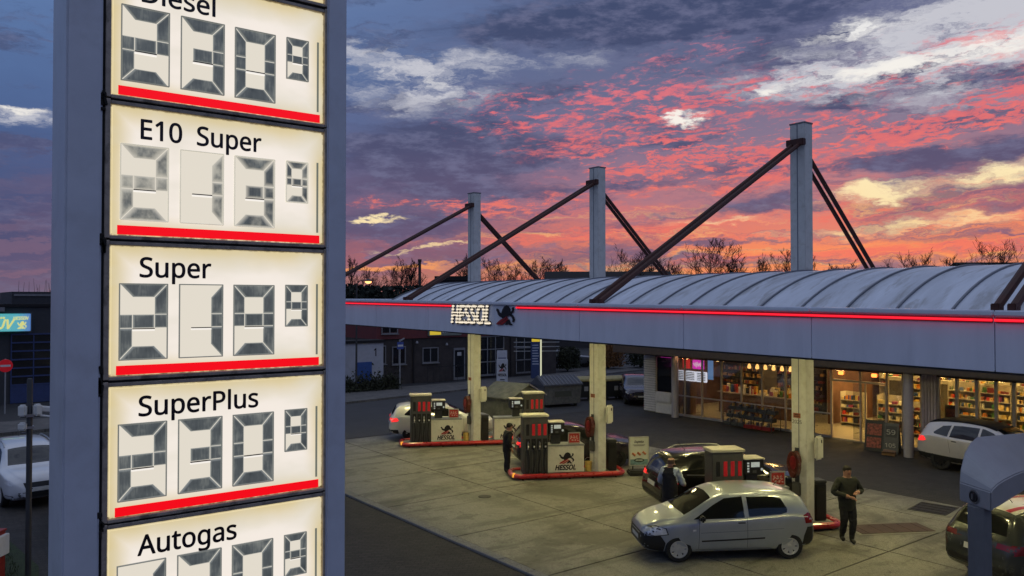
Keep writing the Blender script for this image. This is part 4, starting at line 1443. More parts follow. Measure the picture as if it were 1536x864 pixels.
def person(label, loc, rz, h, arms, legs, cloth, hair, bend=0.0, twist=0.0, bald=False):
    """arms/legs: joint points for left (+x) and right (-x); faces -y."""
    top, sleeve, trous = cloth
    o = thing('person', label, 'person', loc, rz)
    V, Rd, T, Ed = [], [], [], []

    def v(p, r, tg, parent=None):
        V.append(p)
        Rd.append(r if isinstance(r, tuple) else (r, r))
        T.append(tg)
        if parent is not None:
            Ed.append((parent, len(V) - 1))
        return len(V) - 1
    b = bend
    pel = v((0, 0, .96), (.185, .15), 'leg')
    wai = v((0, -.02 * b, 1.10), (.205, .16), 'top', pel)
    rib = v((0, -.07 * b, 1.26), (.22, .165), 'top', wai)
    che = v((0, -.13 * b, 1.40), (.21, .15), 'top', rib)
    nec = v((0, -.17 * b, 1.50), (.07, .07), 'skin', che)
    hd0 = v((0, -.21 * b - .012, 1.575), (.085, .095), 'skin', nec)
    hd1 = v((0, -.22 * b - .015, 1.655), (.098, .115), 'skin', hd0)
    hd2 = v((0, -.22 * b - .005, 1.735), (.08, .09), 'skin', hd1)
    for s, key in ((1, 'l'), (-1, 'r')):
        hip = v((s * .095, 0, .90), (.115, .115), 'leg', pel)
        kn, an = legs[key]
        th = v(tuple((a + c) / 2 for a, c in zip((s * .095, 0, .90), kn)), (.105, .11), 'leg', hip)
        k_ = v(kn, (.085, .085), 'leg', th)
        cf = v(tuple(a * .6 + c * .4 for a, c in zip(kn, an)), (.078, .08), 'leg', k_)
        a_ = v(an, (.06, .06), 'shoe', cf)
        v((an[0] + s * .01, an[1] - .13, an[2] - .045), (.055, .045), 'shoe', a_)
        sh = v((s * .185, -.13 * b, 1.43), (.095, .09), 'slv', che)
        el, wr = arms[key]
        m1 = v(tuple((a + c) / 2 for a, c in zip((s * .185, -.13 * b, 1.43), el)), (.082, .082), 'slv', sh)
        e_ = v(el, (.072, .072), 'slv', m1)
        f_ = v(tuple((a + c) / 2 for a, c in zip(el, wr)), (.062, .062), 'slv', e_)
        w_ = v(wr, (.046, .042), 'skin', f_)
    me = bpy.data.meshes.new('body')
    me.from_pydata(V, Ed, [])
    bo = bpy.data.objects.new('body', me)
    COL.objects.link(bo)
    bo.modifiers.new('skin', 'SKIN')
    for i, sv_ in enumerate(me.skin_vertices[0].data):
        sv_.radius = Rd[i]
        sv_.use_root = (i == 0)
    sb = bo.modifiers.new('sub', 'SUBSURF')
    sb.levels = sb.render_levels = 3
    dg = bpy.context.evaluated_depsgraph_get()
    nm = bpy.data.meshes.new_from_object(bo.evaluated_get(dg))
    bpy.data.objects.remove(bo)
    for m_ in (M_SKIN, top, sleeve, trous, M_SHOE):
        nm.materials.append(m_)
    idx = {'skin': 0, 'top': 1, 'slv': 2, 'leg': 3, 'shoe': 4}
    vs = [Vector(p) for p in V]
    for p in nm.polygons:
        c = p.center
        j = min(range(len(vs)), key=lambda q: (vs[q] - c).length_squared / (max(Rd[q]) + .05))
        tg = T[j]
        if tg == 'leg' and c.z > .86:
            tg = 'top'
        p.material_index = idx[tg]
        p.use_smooth = True
    # folds in the cloth
    skinv = {i for p in nm.polygons if p.material_index in (0, 4) for i in p.vertices}
    nm.calc_loop_triangles()
    for v_ in nm.vertices:
        if v_.index not in skinv:
            q = v_.co
            v_.co = q + v_.normal * (.014 * mnoise.noise(Vector((q.x * 9, q.y * 9, q.z * 13 + h * 7))) + .008 * mnoise.noise(q * 26))
    link('body', nm, o)
    # collar, jacket hem
    MB().lathe([(.085, 1.455), (.075, 1.50), (.066, 1.515), (.06, 1.49)], (0, -.17 * b, 0), n=14).build('collar', top, o)
    hem = MB().lathe([(.165, .76), (.178, .78), (.182, .95), (.16, 1.06)], n=18)
    hem.v = [(x * 1.08, y * .80, z) for x, y, z in hem.v]
    hem.build('jacket_hem', top, o)
    # face, ears, hair
    hy = -.22 * b - .015
    fc_ = MB()
    fc_.obox((0, hy - .105, 1.635), (.022, .03, .045), rx=R(-15))
    nose = fc_.build('nose', M_SKIN, o, bevel=.008)
    for s in (-1, 1):
        MB().lathe([(.001, -.004), (.009, -.003), (.001, .006)], (s * .032, hy - .09, 1.665), 'y', 8).build('eye', M_HAIRD, o)
        MB().obox((s * .083, hy + .005, 1.645), (.018, .035, .055)).build('ear', M_SKIN, o, bevel=.008)
        MB().obox((s * .032, hy - .093, 1.685), (.035, .012, .008)).build('eyebrow', hair, o)
    MB().obox((0, hy - .088, 1.585), (.045, .012, .008)).build('mouth', P('lips', (.22, .07, .06), .5), o)
    hm = MB()
    lo = 1.62 if not bald else 1.60
    rad = [(0, 1.775), (.045, 1.77), (.075, 1.745), (.092, 1.70), (.094, 1.66), (.086, lo)]
    n = 18
    for r_, z in rad:
        for i in range(n):
            t = 2 * math.pi * i / n
            y = r_ * 1.16 * math.sin(t) + hy + .012
            zz = z + (.045 * max(0, -math.sin(t)) if z < 1.72 else 0)
            hm.v.append((r_ * math.cos(t) * 1.02, y, zz))
    for q in range(len(rad) - 1):
        if bald and q < 3:
            continue
        hm.f += [(q * n + i, q * n + (i + 1) % n, (q + 1) * n + (i + 1) % n, (q + 1) * n + i) for i in range(n) if not (bald and math.sin(2 * math.pi * i / n) < -.2)]
    hm.mi = [0] * len(hm.f)
    hm.build('hair', hair, o)
    # hands: palm, four curled fingers, thumb off the side of the palm
    for s, key in ((1, 'l'), (-1, 'r')):
        el, wr = (Vector(q) for q in arms[key])
        d = (wr - el).normalized()
        sd = d.cross(Vector((0, 0, 1)))
        sd = sd.normalized() if sd.length > .1 else Vector((1, 0, 0))
        nr = sd.cross(d).normalized()
        hb = MB()
        hb.tube([wr - d * .01, wr + d * .045, wr + d * .09], [.026, .036, .034], 8)
        for f in range(4):
            of = sd * (-.030 + .020 * f)
            ln = (.062, .072, .067, .052)[f]
            p0 = wr + d * .085 + of
            p1 = p0 + d * ln * .5 - nr * .012
            p2 = p1 + d * ln * .35 - nr * .03
            hb.tube([p0, p1, p2], [.0095, .009, .007], 6)
        t0 = wr + d * .03 + sd * -.034
        hb.tube([t0, t0 + d * .03 - sd * .022 - nr * .01, t0 + d * .06 - sd * .02 - nr * .025], [.012, .011, .008], 6)
        hb.build('hand', M_SKIN, o)
    k = h / 1.79
    o.scale = (k, k, k)
    return o


stand = {'l': ((.10, -.02, .50), (.105, .02, .085)), 'r': ((-.10, -.02, .50), (-.105, .02, .085))}
walk = {'l': ((.085, -.10, .50), (.07, -.06, .085)), 'r': ((-.085, -.03, .51), (-.06, .14, .10))}
person('dark haired man walking with both hands at his jacket front', (17.45, 10.1, .016), R(-30), 1.80,
       {'l': ((.36, .0, 1.17), (.10, -.24, 1.20)), 'r': ((-.36, .0, 1.17), (-.06, -.25, 1.10))}, walk, (M_JACKET, M_JACKET, M_TROUS), M_HAIRD)
person('bald man in dark vest and pale sleeves beside the black suv', (15.05, 13.35, .016), R(108), 1.78,
       {'l': ((.30, -.05, 1.14), (.26, -.30, 1.02)), 'r': ((-.30, -.10, 1.14), (-.22, -.36, 1.06))}, stand, (M_VEST, M_SHIRT, M_TROUSG), M_HAIRG, .3, bald=True)
person('person in black coat standing by the middle fuel pump', (15.62, 20.78, .016), R(70), 1.66,
       {'l': ((.27, -.02, 1.15), (.22, -.22, 1.05)), 'r': ((-.27, .02, 1.14), (-.25, -.10, .90))}, stand, (M_COAT, M_COAT, M_TROUS), M_HAIRD, .4)

# ------------------------------------------------------------------ shop
M_BROWN = P('brown_eave_sheet', (.075, .055, .045), .6, var=.2)
M_MULL = P('mullion_beige', (.44, .37, .31), .45, .2, var=.1)
M_MULLG = P('mullion_grey', (.34, .33, .37), .45, .3, var=.1)
M_SIDING = P('white_siding', (.62, .60, .60), .5, var=.08)
M_TILE = P('shop_floor_tile', (.48, .43, .34), .3, var=.1, scale=1.2)
M_SWALL = P('shop_wall', (.42, .36, .27), .7, var=.1)
M_SDARK = P('shop_dark_wall', (.17, .085, .06), .7, var=.3, scale=2)
M_PANE = GLASS('shop_glass', (.82, .82, .80), .07)
M_SHELF = P('shelf_cream', (.55, .50, .40), .5)
M_SHELFD = P('shelf_dark', (.06, .045, .035), .5)
M_CEILLAMP = EM('shop_ceiling_lamp', (1.0, .66, .22), 38.0)
M_BULB = EM('pendant_bulb', (1.0, .50, .14), 2.6)
M_WGLASS0 = P('fridge_glass', (.10, .09, .07), .15)
M_GOODS = GOODS('packages', [(250, 220, 150), (240, 210, 130), (250, 240, 210), (214, 60, 40), (236, 200, 90), (240, 236, 220), (60, 90, 150), (200, 120, 40), (120, 40, 40), (230, 150, 60), (70, 120, 60), (245, 225, 160), (160, 70, 110), (40, 40, 50)])
M_GOODSD = GOODS('dark_packages', [(120, 40, 34), (70, 60, 50), (160, 120, 70), (60, 30, 30), (190, 150, 90), (90, 80, 100), (40, 40, 44), (150, 60, 50)])
M_DRINKS = GOODS('drink_crates', [(150, 30, 34), (170, 130, 60), (60, 60, 70), (190, 170, 120), (120, 110, 100)])
SX = 30.4


def shelf_unit(label, x, y, w, h, d, rz, rows, lit=None, dark=False, group='shelves inside the shop'):
    """goods shelf; front faces local -y"""
    o = thing('shelf', label, 'shelf', (x, y, .03), rz, group)
    sm = M_SHELFD if dark else M_SHELF
    fr = MB()
    fr.box(-w / 2, w / 2, d / 2 - .03, d / 2, 0, h)
    for s in (-w / 2, w / 2 - .03):
        fr.box(s, s + .03, -d / 2 + .05, d / 2 - .03, 0, h)
    fr.build('frame', sm, o, smooth=0)
    rr = random.Random(int(x * 31 + y * 17))
    gd = MB()
    for q in range(rows):
        z = .12 + (h - .15) * q / rows
        sh = MB().box(-w / 2 + .03, w / 2 - .03, -d / 2, d / 2 - .03, z, z + .03).build('shelf_board', sm, o, smooth=0)
        if lit:
            MB().box(-w / 2 + .05, w / 2 - .05, -d / 2 + .01, -d / 2 + .03, z + (h - .15) / rows - .035, z + (h - .15) / rows - .015).build('shelf_light', lit, sh, smooth=0)
        u = -w / 2 + .05
        gap = (h - .15) / rows - .06
        sz = rr.choice(((.05, .06), (.08, .10), (.14, .18, .22), (.06, .10, .20)))
        run = rr.uniform(.5, .95)
        while u < w / 2 - .10:
            pw = rr.choice(sz)
            if rr.random() < .25:
                run = rr.uniform(.45, .95)
            ph = gap * run * rr.uniform(.92, 1.0)
            if rr.random() > .10:
                if rr.random() < .3:
                    gd.cyl((u + pw / 2, -d / 2 + .10, z + .032), (u + pw / 2, -d / 2 + .10, z + ph), pw * .45, pw * .3, n=7)
                else:
                    gd.box(u, u + pw, -d / 2 + .04, -d / 2 + .18 + rr.uniform(0, .08), z + .032, z + ph)
            u += pw + .012
    g = gd.build('goods', M_GOODSD if dark else M_GOODS, o, smooth=0)
    g['kind'] = 'stuff'
    return o


def shop():
    s = thing('shop', 'filling station shop with warm lit glazed front and brown eave', 'shop')
    ya, yb = 4.0, 28.65
    MB().box(SX, 38.2, ya, yb, -.02, .028).build('floor', M_TILE, s, smooth=0)
    MB().box(38.0, 38.2, ya, yb, 0, 3.2).build('back_wall', M_SWALL, s, smooth=0)
    MB().box(SX + .1, 38, yb - .2, yb, 0, 3.2).build('side_wall', M_SDARK, s, smooth=0)
    MB().box(SX + .1, 38, ya, ya + .2, 0, 3.2).build('side_wall', M_SWALL, s, smooth=0)
    MB().box(SX + 3.2, 38, 20.2, 20.35, 0, 2.95).build('partition', M_SDARK, s, smooth=0)
    MB().box(SX + .1, 38, 20.3, yb - .2, 2.98, 3.05).build('ceiling', M_SDARK, s, smooth=0)
    MB().box(SX + .1, 38, ya + .2, 20.29, 2.98, 3.05).build('ceiling', M_SWALL, s, smooth=0)
    MB().box(28.3, 38.4, ya - .2, yb + .2, 3.06, 3.45).build('roof', M_BROWN, s, bevel=.02)
    MB().box(SX - .04, SX + .12, ya, yb, 2.80, 3.06).build('eave_beam', M_BROWN, s, smooth=0)
    # white ribbed corner and low wall
    for q in range(24):
        z = .03 + q * .118
        MB().box(SX - .07, SX + .1, 27.88, 28.65, z, z + .10).build('siding_board', M_SIDING, s, bevel=.012, seg=1)
    MB().box(SX - .02, SX + .1, 27.88, 28.65, 0, 2.9).build('corner_post', M_DARKMETAL, s, smooth=0)
    MB().box(SX - .05, SX + .08, 26.75, 27.87, 0, 1.05).build('low_wall', M_SIDING, s, bevel=.01)
    MB().box(SX - .14, SX - .05, 26.8, 27.82, .55, .98).build('ledge_box', M_SIDING, s, bevel=.03)
    # siding pier
    for q in range(5):
        y = 14.02 + q * .11
        MB().box(SX - .10, SX + .1, y, y + .09, 0, 3.0).build('siding_board', P('lavender_siding', (.46, .43, .52), .45), s, bevel=.012, seg=1)
    # glazing: mullions and panes, the sliding door left open in the middle
    ms = [27.84, 26.74, 26.0, 24.94, 23.8, 22.68, 21.58, 20.4, 19.25, 18.25, 17.0, 15.92, 15.3, 14.6]
    for i, y in enumerate(ms):
        MB().box(SX - .03, SX + .07, y - .035, y + .035, 0, 2.8).build('mullion', M_MULL, s, bevel=.006, seg=1)
        if i + 1 < len(ms):
            a, b = ms[i + 1] + .036, y - .036
            zb = 1.06 if i == 0 else .10
            if 18.3 > y > 15.95:
                # open sliding door: the leaf stands pushed aside
                MB().box(SX - .02, SX + .06, a, b, 2.34, 2.42).build('transom', M_MULL, s, smooth=0)
                MB().box(SX + .012, SX + .024, a, b, 2.43, 2.79).build('pane', M_PANE, s, smooth=0)
                continue
            MB().box(SX + .012, SX + .024, a, b, zb, 2.79).build('pane', M_PANE, s, smooth=0)
            if i > 0:
                MB().box(SX - .025, SX + .06, a, b, .0, .095).build('sill', M_MULLG, s, smooth=0)
                if y > 19:
                    MB().box(SX - .025, SX + .05, a, b, .96, 1.01).build('rail', M_MULLG, s, smooth=0)
    for y0, y1 in ((16.82, 17.0), (16.0, 16.3)):
        d = MB().box(SX + .09, SX + .13, y0, y0 + .05, .03, 2.33).build('door_leaf', M_MULL, s, smooth=0)
        MB().box(SX + .105, SX + .115, y0 + .05, y0 + .55, .06, 2.30).build('door_glass', M_PANE, d, smooth=0)
    for y in (13.98, 13.33, 12.65, 12.02, 11.45, 10.8, 10.1, 9.4, 8.7):
        MB().box(SX - .04, SX + .08, y - .05, y + .05, 0, 2.8).build('mullion', M_MULLG, s, bevel=.006, seg=1)
    for a, b in zip((13.33, 12.65, 12.02, 11.45, 10.8, 10.1, 9.4, 8.7), (13.98, 13.33, 12.65, 12.02, 11.45, 10.8, 10.1, 9.4)):
        MB().box(SX + .012, SX + .024, a + .051, b - .051, .42, 2.79).build('pane', M_PANE, s, smooth=0)
        MB().box(SX - .03, SX + .07, a + .051, b - .051, 0, .40).build('low_wall', M_MULLG, s, smooth=0)
    MB().box(SX - .05, SX + .1, ya, 8.65, 0, 2.8).build('wall', M_SIDING, s, smooth=0)
    # round columns under the eave
    for x, y in ((29.75, 26.05), (28.85, 14.32)):
        MB().lathe([(.17, 0), (.17, 3.06)], (x, y, 0), n=20).build('round_column', P('round_column_paint', (.36, .33, .36), .45, var=.08), s)
    # lamps: ceiling panels over the bright half, others added to brighten the bistro half
    for x in (32.2, 34.2, 36.4):
        for y in (19.0, 16.9, 14.8, 12.7, 10.6, 8.5):
            MB().box(x - .5, x + .5, y - .14, y + .14, 2.955, 2.975).build('ceiling_lamp', M_CEILLAMP, s, smooth=0)
    for x, y in ((34.6, 26.2), (34.6, 23.4), (36.5, 24.8), (32.0, 27.6), (32.4, 25.4), (32.4, 22.4)):
        MB().box(x - .45, x + .45, y - .12, y + .12, 2.955, 2.975).build('ceiling_lamp', M_CEILLAMP, s, smooth=0)
    for y in (17.8, 16.4):
        MB().box(SX - .10, SX + .0, y - .1, y + .1, 2.62, 2.76).build('entrance_lamp', EM('entrance_orange', (1, .22, .04), 3.5), s, bevel=.02)
    MB().box(29.6, 29.75, 25.6, 25.75, 3.02, 3.055).build('eave_spot', EM('eave_spot_glow', (1, .5, .2), 18), s, smooth=0)
    return s


shop()
# bistro pendants
ORD = ('first', 'second', 'third', 'fourth', 'fifth', 'sixth', 'seventh')
for q in range(6):
    y = 24.3 - .46 * q
    o = thing('pendant_lamp', '%s amber pendant lamp in the row, counted from the shop corner' % ORD[q], 'lamp', (33.2, y, 2.97), 0, 'row of amber pendant lamps')
    MB().cyl((0, 0, 0), (0, 0, -.42), .006, n=5).build('cord', M_BLACK, o)
    MB().lathe([(.02, -.42), (.07, -.50), (.09, -.60), (.085, -.66), (.04, -.68)], n=12).build('shade', M_BULB, o)
# counter, menus, lit cigarette shelves
c = thing('counter', 'dark bistro counter crowded with small goods behind the windows', 'counter', (33.2, 23.6, .03))
MB().box(-.35, .35, -2.3, 2.3, 0, 1.0).build('front', M_SDARK, c, bevel=.02)
MB().box(-.42, .42, -2.35, 2.35, 1.0, 1.05).build('worktop', P('worktop_pale', (.5, .42, .34), .3), c, bevel=.01)
rr = random.Random(5)
gd = MB()
for q in range(70):
    y = rr.uniform(-2.2, 2.2)
    x = rr.uniform(-.36, .1)
    gd.box(x, x + rr.uniform(.05, .16), y, y + rr.uniform(.06, .2), 1.052, 1.05 + rr.uniform(.08, .42))
g = gd.build('goods', M_GOODS, c, smooth=0)
g['kind'] = 'stuff'
M_MENU = EM('white_lightbox', (.82, .84, 1.0), 1.6)
M_MAG = EM('magenta_sign', (.60, .03, .42), 2.0)
M_REDS = EM('red_sign', (.9, .04, .03), 1.1)
mb_ = thing('menu_lightbox', 'row of glowing white violet menu boxes behind the window', 'light box', (30.85, 25.95, 1.68))
for q in range(3):
    MB().box(-.04, .04, -.95 + q * .68, -.30 + q * .68, 0, .50).build('box', M_MENU, mb_, bevel=.02)
    for w in range(5):
        MB().box(-.046, -.039, -.88 + q * .68, -.38 + q * .68, .08 + w * .08, .115 + w * .08).build('price_row', P('menu_row', (.03, .07, .05), .6), mb_, smooth=0)
for (y, z, w, h), tx in (((27.78, 2.30, .72, .48), 'glowing magenta sign with pale script by the shop corner'), ((25.72, 2.32, .70, .44), 'glowing magenta sign with pale script above the menu boxes')):
    o = thing('magenta_sign', tx, 'sign', (30.65, y, z), R(-90), 'magenta window signs')
    MB().box(0, w, -.03, .03, 0, h).build('panel', M_MAG, o, bevel=.02)
    pts = [(.1 * w + .8 * w * t / 40, -.036, h * (.5 + .24 * math.sin(t * 1.15) * (1 - .3 * math.sin(t * .31)))) for t in range(41)]
    MB().tube(pts, .011, 5).build('script', EM('script_glow', (1, .75, .9), 1.3), o)
o = thing('red_display', 'glowing red display cabinet with packs beside the round column', 'display', (31.15, 26.35, .03))
MB().box(-.2, .2, -.25, .25, 0, 1.7).build('body', M_SDARK, o, smooth=0)
MB().box(-.215, -.2, -.23, .23, 2.25, 2.72).build('light_panel', M_REDS, o, smooth=0)
MB().box(-.2, .2, -.25, .25, 1.7, 2.75).build('header', M_SDARK, o, smooth=0)
o = thing('blue_banner', 'tall pale blue glowing banner hanging in the window', 'banner', (30.8, 24.75, 1.85))
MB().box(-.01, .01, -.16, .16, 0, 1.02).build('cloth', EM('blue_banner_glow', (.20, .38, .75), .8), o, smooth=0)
MB().cyl((0, -.18, 1.03), (0, .18, 1.03), .015, n=6).build('rod', M_STEEL, o)
# shelves
shelf_unit('dark tobacco shelf behind the corner window', 31.15, 28.22, 1.2, 2.3, .35, 0, 7, dark=True)
shelf_unit('dark shelf of packs behind the bistro counter near the column', 36.2, 27.0, 2.4, 2.2, .4, R(-90), 6, dark=True)
shelf_unit('dark shelf of packs behind the bistro counter near the mast', 36.2, 23.4, 2.6, 2.2, .4, R(-90), 6, dark=True)
shelf_unit('low shelf of sweets just inside the open door', 34.0, 19.35, 1.0, 1.5, .5, R(-90), 4)
shelf_unit('low shelf of packets facing the door end', 34.0, 17.55, 1.2, 1.5, .5, R(-90), 4)
shelf_unit('low shelf of packets near the outdoor board', 33.3, 15.9, 1.0, 1.4, .5, R(-90), 4)
for y, tx in ((18.6, 'beyond the open door'), (16.2, 'behind the low shelf of packets'), (13.8, 'seen behind the lavender pier')):
    shelf_unit('tall brightly lit shelf of bottles %s' % tx, 37.2, y, 2.3, 2.3, .45, R(-90), 6)
for y, tx in ((14.45, 'next to the pier window'), (13.25, 'above the crossover tail'), (12.1, 'above the crossover roof')):
    shelf_unit('tall brightly lit shelf of groceries %s' % tx, 33.6, y, 1.12, 2.35, .45, R(-90), 7)
for y, tx in ((17.3, 'beyond the door frame'), (15.0, 'behind the window by the column')):
    o = thing('fridge', 'lit drinks fridge with glass door %s' % tx, 'fridge', (36.4, y + 1.2, .03), R(-90))
    MB().box(-.4, .4, -.2, .35, 0, 2.1).build('case', M_SHELF, o, smooth=0)
    MB().box(-.34, .34, -.21, -.2, .15, 1.95).build('door', M_WGLASS0, o, smooth=0)
o = thing('plant', 'dark leafy pot plant inside the window above the crossover', 'plant', (31.6, 12.9, .03))
MB().lathe([(.18, 0), (.24, .5), (.2, .5)], n=12).build('pot', M_SDARK, o)
lf = MB()
rr = random.Random(9)
for q in range(34):
    a, t = rr.uniform(0, 6.28), rr.uniform(.3, 1.1)
    d = Vector((math.cos(a), math.sin(a), t)).normalized()
    p0 = Vector((0, 0, .5))
    p1 = p0 + d * rr.uniform(.4, 1.0)
    sd = d.cross(Vector((0, 0, 1))).normalized() * .07
    lf.add([p0, (p0 + p1) / 2 + sd, p1 - Vector((0, 0, .12)), (p0 + p1) / 2 - sd], [(0, 1, 2, 3)])
lf.build('leaves', P('pot_plant_leaf', (.03, .06, .02), .6), o, smooth=0)
o = thing('dark_poster', 'tall dark poster with red pictures standing in the pier window', 'poster', (30.62, 13.62, .45), R(-90))
MB().box(-.22, .22, -.015, .015, 0, 1.35).build('board', M_BLACK, o, smooth=0)
for q in range(3):
    MB().box(-.17, .17, -.02, -.0149, .12 + .4 * q, .40 + .4 * q).build('picture', P('poster_picture', (.16, .03, .02), .5, var=.9, scale=16), o, smooth=0)

# things in front of the shop
for (x, y, w), tx in (((29.75, 22.35, 1.15), 'with pale bags on top'), ((29.62, 21.05, 1.45), 'with red crates at the foot')):
    o = thing('goods_rack', 'outdoor goods rack %s under the shop windows' % tx, 'rack', (x, y, 0), R(-90))
    for sx_ in (-w / 2, w / 2):
        fr = MB()
        fr.tube([(sx_, -.35, .05), (sx_, -.35, .62), (sx_, .3, 1.0), (sx_, .3, .05)], .02, 6)
        fr.build('side_frame', M_DARKMETAL, o)
    rr = random.Random(int(y * 10))
    for lv, (z, yy) in enumerate(((.08, -.35), (.42, -.18), (.74, .0))):
        for q in range(3):
            a = -w / 2 + .03 + (w - .06) * q / 3
            b = a + (w - .06) / 3 - .03
            cr = MB().box(a, b, yy, yy + .3, z, z + .16).build('crate', M_REDGLOSS if ('red' in tx and lv == 0) else M_DARKMETAL, o, bevel=.012, seg=1)
            gm = MB()
            for w_ in range(5):
                gx = rr.uniform(a + .03, b - .11)
                gy = yy + rr.uniform(.02, .18)
                gm.box(gx, gx + .08, gy, gy + .1, z + .162, z + .165 + rr.uniform(.06, .16))
            g = gm.build('goods', M_DRINKS, cr, smooth=0)
            g['kind'] = 'stuff'


def a_board(name, label, x, y, rz, w, h, lines, mat):
    o = thing(name, label, 'a-board', (x, y, 0), rz)
    for s, ang in ((-1, 10), (1, -10)):
        q = MB().box(-w / 2, w / 2, -.015, .015, 0, h)
        q.v = [(a, b + s * (.22 - c * .21 / h), c) for a, b, c in q.v]
        q.build('panel', mat, o, smooth=0)
    for a in (-w / 2 - .02, w / 2 - .005):
        q = MB().box(a, a + .025, -.02, .02, 0, h + .02)
        q.v = [(u, v_ - (.22 - c * .21 / h), c) for u, v_, c in q.v]
        q.build('rail', M_DARKMETAL, o, smooth=0)
    for z0, z1, m_ in lines:
        q = MB().box(-w / 2 + .05, w / 2 - .05, -.022, -.0155, z0, z1)
        q.v = [(u, v_ - (.22 - c * .21 / h), c) for u, v_, c in q.v]
        q.build('picture', m_, o, smooth=0)
    return o


pic = P('board_picture', (.24, .05, .03), .45, var=.9, scale=14)
a_board('pavement_board', 'red pavement board standing by the nearest mast', 29.4, 18.75, R(-60), .6, 1.05, [(.15, .95, M_REDGLOSS)], M_BLACK)
a_board('picture_board', 'dark pavement board with two rows of red pictures', 29.2, 15.75, R(-80), .62, 1.12, [(.12, .5, pic), (.58, 1.0, pic)], M_BLACK)
b = a_board('price_board', 'grey price board with chalked numbers beside the round column', 29.1, 15.05, R(-80), .5, 1.1, [(.6, 1.0, M_DARKMETAL)], M_PUMPGREY)
text('number', '59', P('chalk', (.34, .33, .29), .7), b, (-.15, -.135, .70), .18, .30, bold=.005)
text('number', '105', P('chalk', (.34, .33, .29), .7), b, (-.18, -.215, .24), .15, .36, bold=.005)
o = thing('cardboard_box', 'flat brown cardboard box at the foot of the round column', 'box', (28.65, 14.95, 0), R(-70))
MB().box(-.22, .22, -.16, .16, 0, .12).build('carton', P('cardboard', (.26, .15, .08), .8), o, bevel=.008)
for s in (-1, 1):
    MB().obox((0, s * .2, .125), (.42, .14, .006), rx=s * R(20)).build('flap', P('cardboard', (.26, .15, .08), .8), o, smooth=0)

# ------------------------------------------------------------------ buildings behind
M_DBRICK = P('dark_brick', (.055, .045, .042), .85, var=.3, scale=3, bump=.3, bscale=12)
M_REDBAND = P('red_cladding', (.16, .035, .035), .6, var=.15)
M_WFRAME = P('window_frame_grey', (.22, .22, .23), .5)
M_WGLASS = P('dark_window_glass', (.012, .014, .018), .08, spec=.8)
M_BLUEDOOR = P('blue_door', (.04, .10, .32), .5)
M_YSIGN = EM('yellow_sign', (.75, .55, .04), .75)
M_FAR = P('far_building_wall', (.05, .045, .045), .9)
M_FARROOF = P('far_building_roof', (.018, .016, .018), .9)
M_WHITEWALL = P('white_render', (.46, .47, .52), .8, var=.06, stain=(1.5, .25, (.3, .3, .3)))


def window(parent, x0, x1, z0, z1, y, nx=2, nz=1):
    f = MB()
    f.box(x0 - .07, x1 + .07, y - .06, y + .03, z0 - .07, z0)
    f.box(x0 - .07, x1 + .07, y - .06, y + .03, z1, z1 + .07)
    f.box(x0 - .07, x0, y - .06, y + .03, z0, z1)
    f.box(x1, x1 + .07, y - .06, y + .03, z0, z1)
    for q in range(1, nx):
        u = x0 + (x1 - x0) * q / nx
        f.box(u - .035, u + .035, y - .05, y + .03, z0, z1)
    for q in range(1, nz):
        u = z0 + (z1 - z0) * q / nz
        f.box(x0, x1, y - .045, y + .03, u - .035, u + .035)
    w = f.build('window', M_WFRAME, parent, smooth=0)
    for q in range(nx):
        for r_ in range(nz):
            a, b = x0 + (x1 - x0) * q / nx + .036, x0 + (x1 - x0) * (q + 1) / nx - .036
            c_, d_ = z0 + (z1 - z0) * r_ / nz + .036, z0 + (z1 - z0) * (r_ + 1) / nz - .036
            MB().box(a, b, y - .02, y - .005, c_, d_).build('pane', M_WGLASS, w, smooth=0)
    MB().box(x0 - .12, x1 + .12, y - .14, y - .061, z0 - .12, z0 - .07).build('sill', M_WFRAME, w, smooth=0)
    return w


b = thing('brick_workshop', 'dark brick workshop with a red upper band across the road', 'building')
MB().box(24.9, 40.5, 47.5, 58, 0, 3.08).build('wall', M_DBRICK, b, smooth=0)
MB().box(24.9, 40.6, 47.4, 58.1, 3.08, 4.9).build('upper_band', M_REDBAND, b, smooth=0)
MB().box(24.8, 40.7, 47.3, 58.2, 4.9, 5.15).build('roof', M_FARROOF, b, smooth=0)
window(b, 28.5, 29.65, 1.42, 2.35, 47.5)
window(b, 26.15, 27.05, 1.42, 2.50, 47.5)
window(b, 25.1, 25.55, 1.5, 2.6, 47.5, 1)
window(b, 25.3, 26.4, 3.5, 4.1, 47.4, 2)
d = MB().box(30.98, 31.94, 47.44, 47.52, 0, 2.3).build('door', M_WFRAME, b, smooth=0)
MB().box(31.08, 31.84, 47.42, 47.445, .25, 2.15).build('door_glass', M_WGLASS, d, smooth=0)
MB().box(31.25, 31.6, 47.41, 47.419, 1.75, 2.0).build('notice', P('notice_white', (.5, .5, .5), .6), d, smooth=0)
MB().cyl((31.16, 47.36, 1.05), (31.16, 47.42, 1.05), .03, n=8).build('handle', M_STEEL, d)
window(b, 33.2, 35.35, .3, 3.0, 47.5, 3, 3)
window(b, 36.6, 38.8, .3, 3.0, 47.5, 3, 3)
for x in (27.7, 32.5, 36.0):
    MB().cyl((x, 47.42, 0), (x, 47.42, 3.08), .05, n=8).build('downpipe', M_FARROOF, b)
for x, z in ((27.9, 2.9), (30.3, 2.7), (38.9, 2.8)):
    MB().lathe([(.05, 0), (.09, -.1), (.1, -.16)], (x, 47.3, z), n=10).build('wall_lamp', P('wall_lamp_grey', (.3, .3, .32), .5), b)
s = thing('yellow_shop_sign', 'yellow and grey sign board on the dark workshop front', 'sign', (28.8, 47.3, 3.2))
MB().box(0, 2.75, 0, .12, 0, .56).build('board', P('sign_grey', (.22, .24, .20), .5), s, bevel=.02)
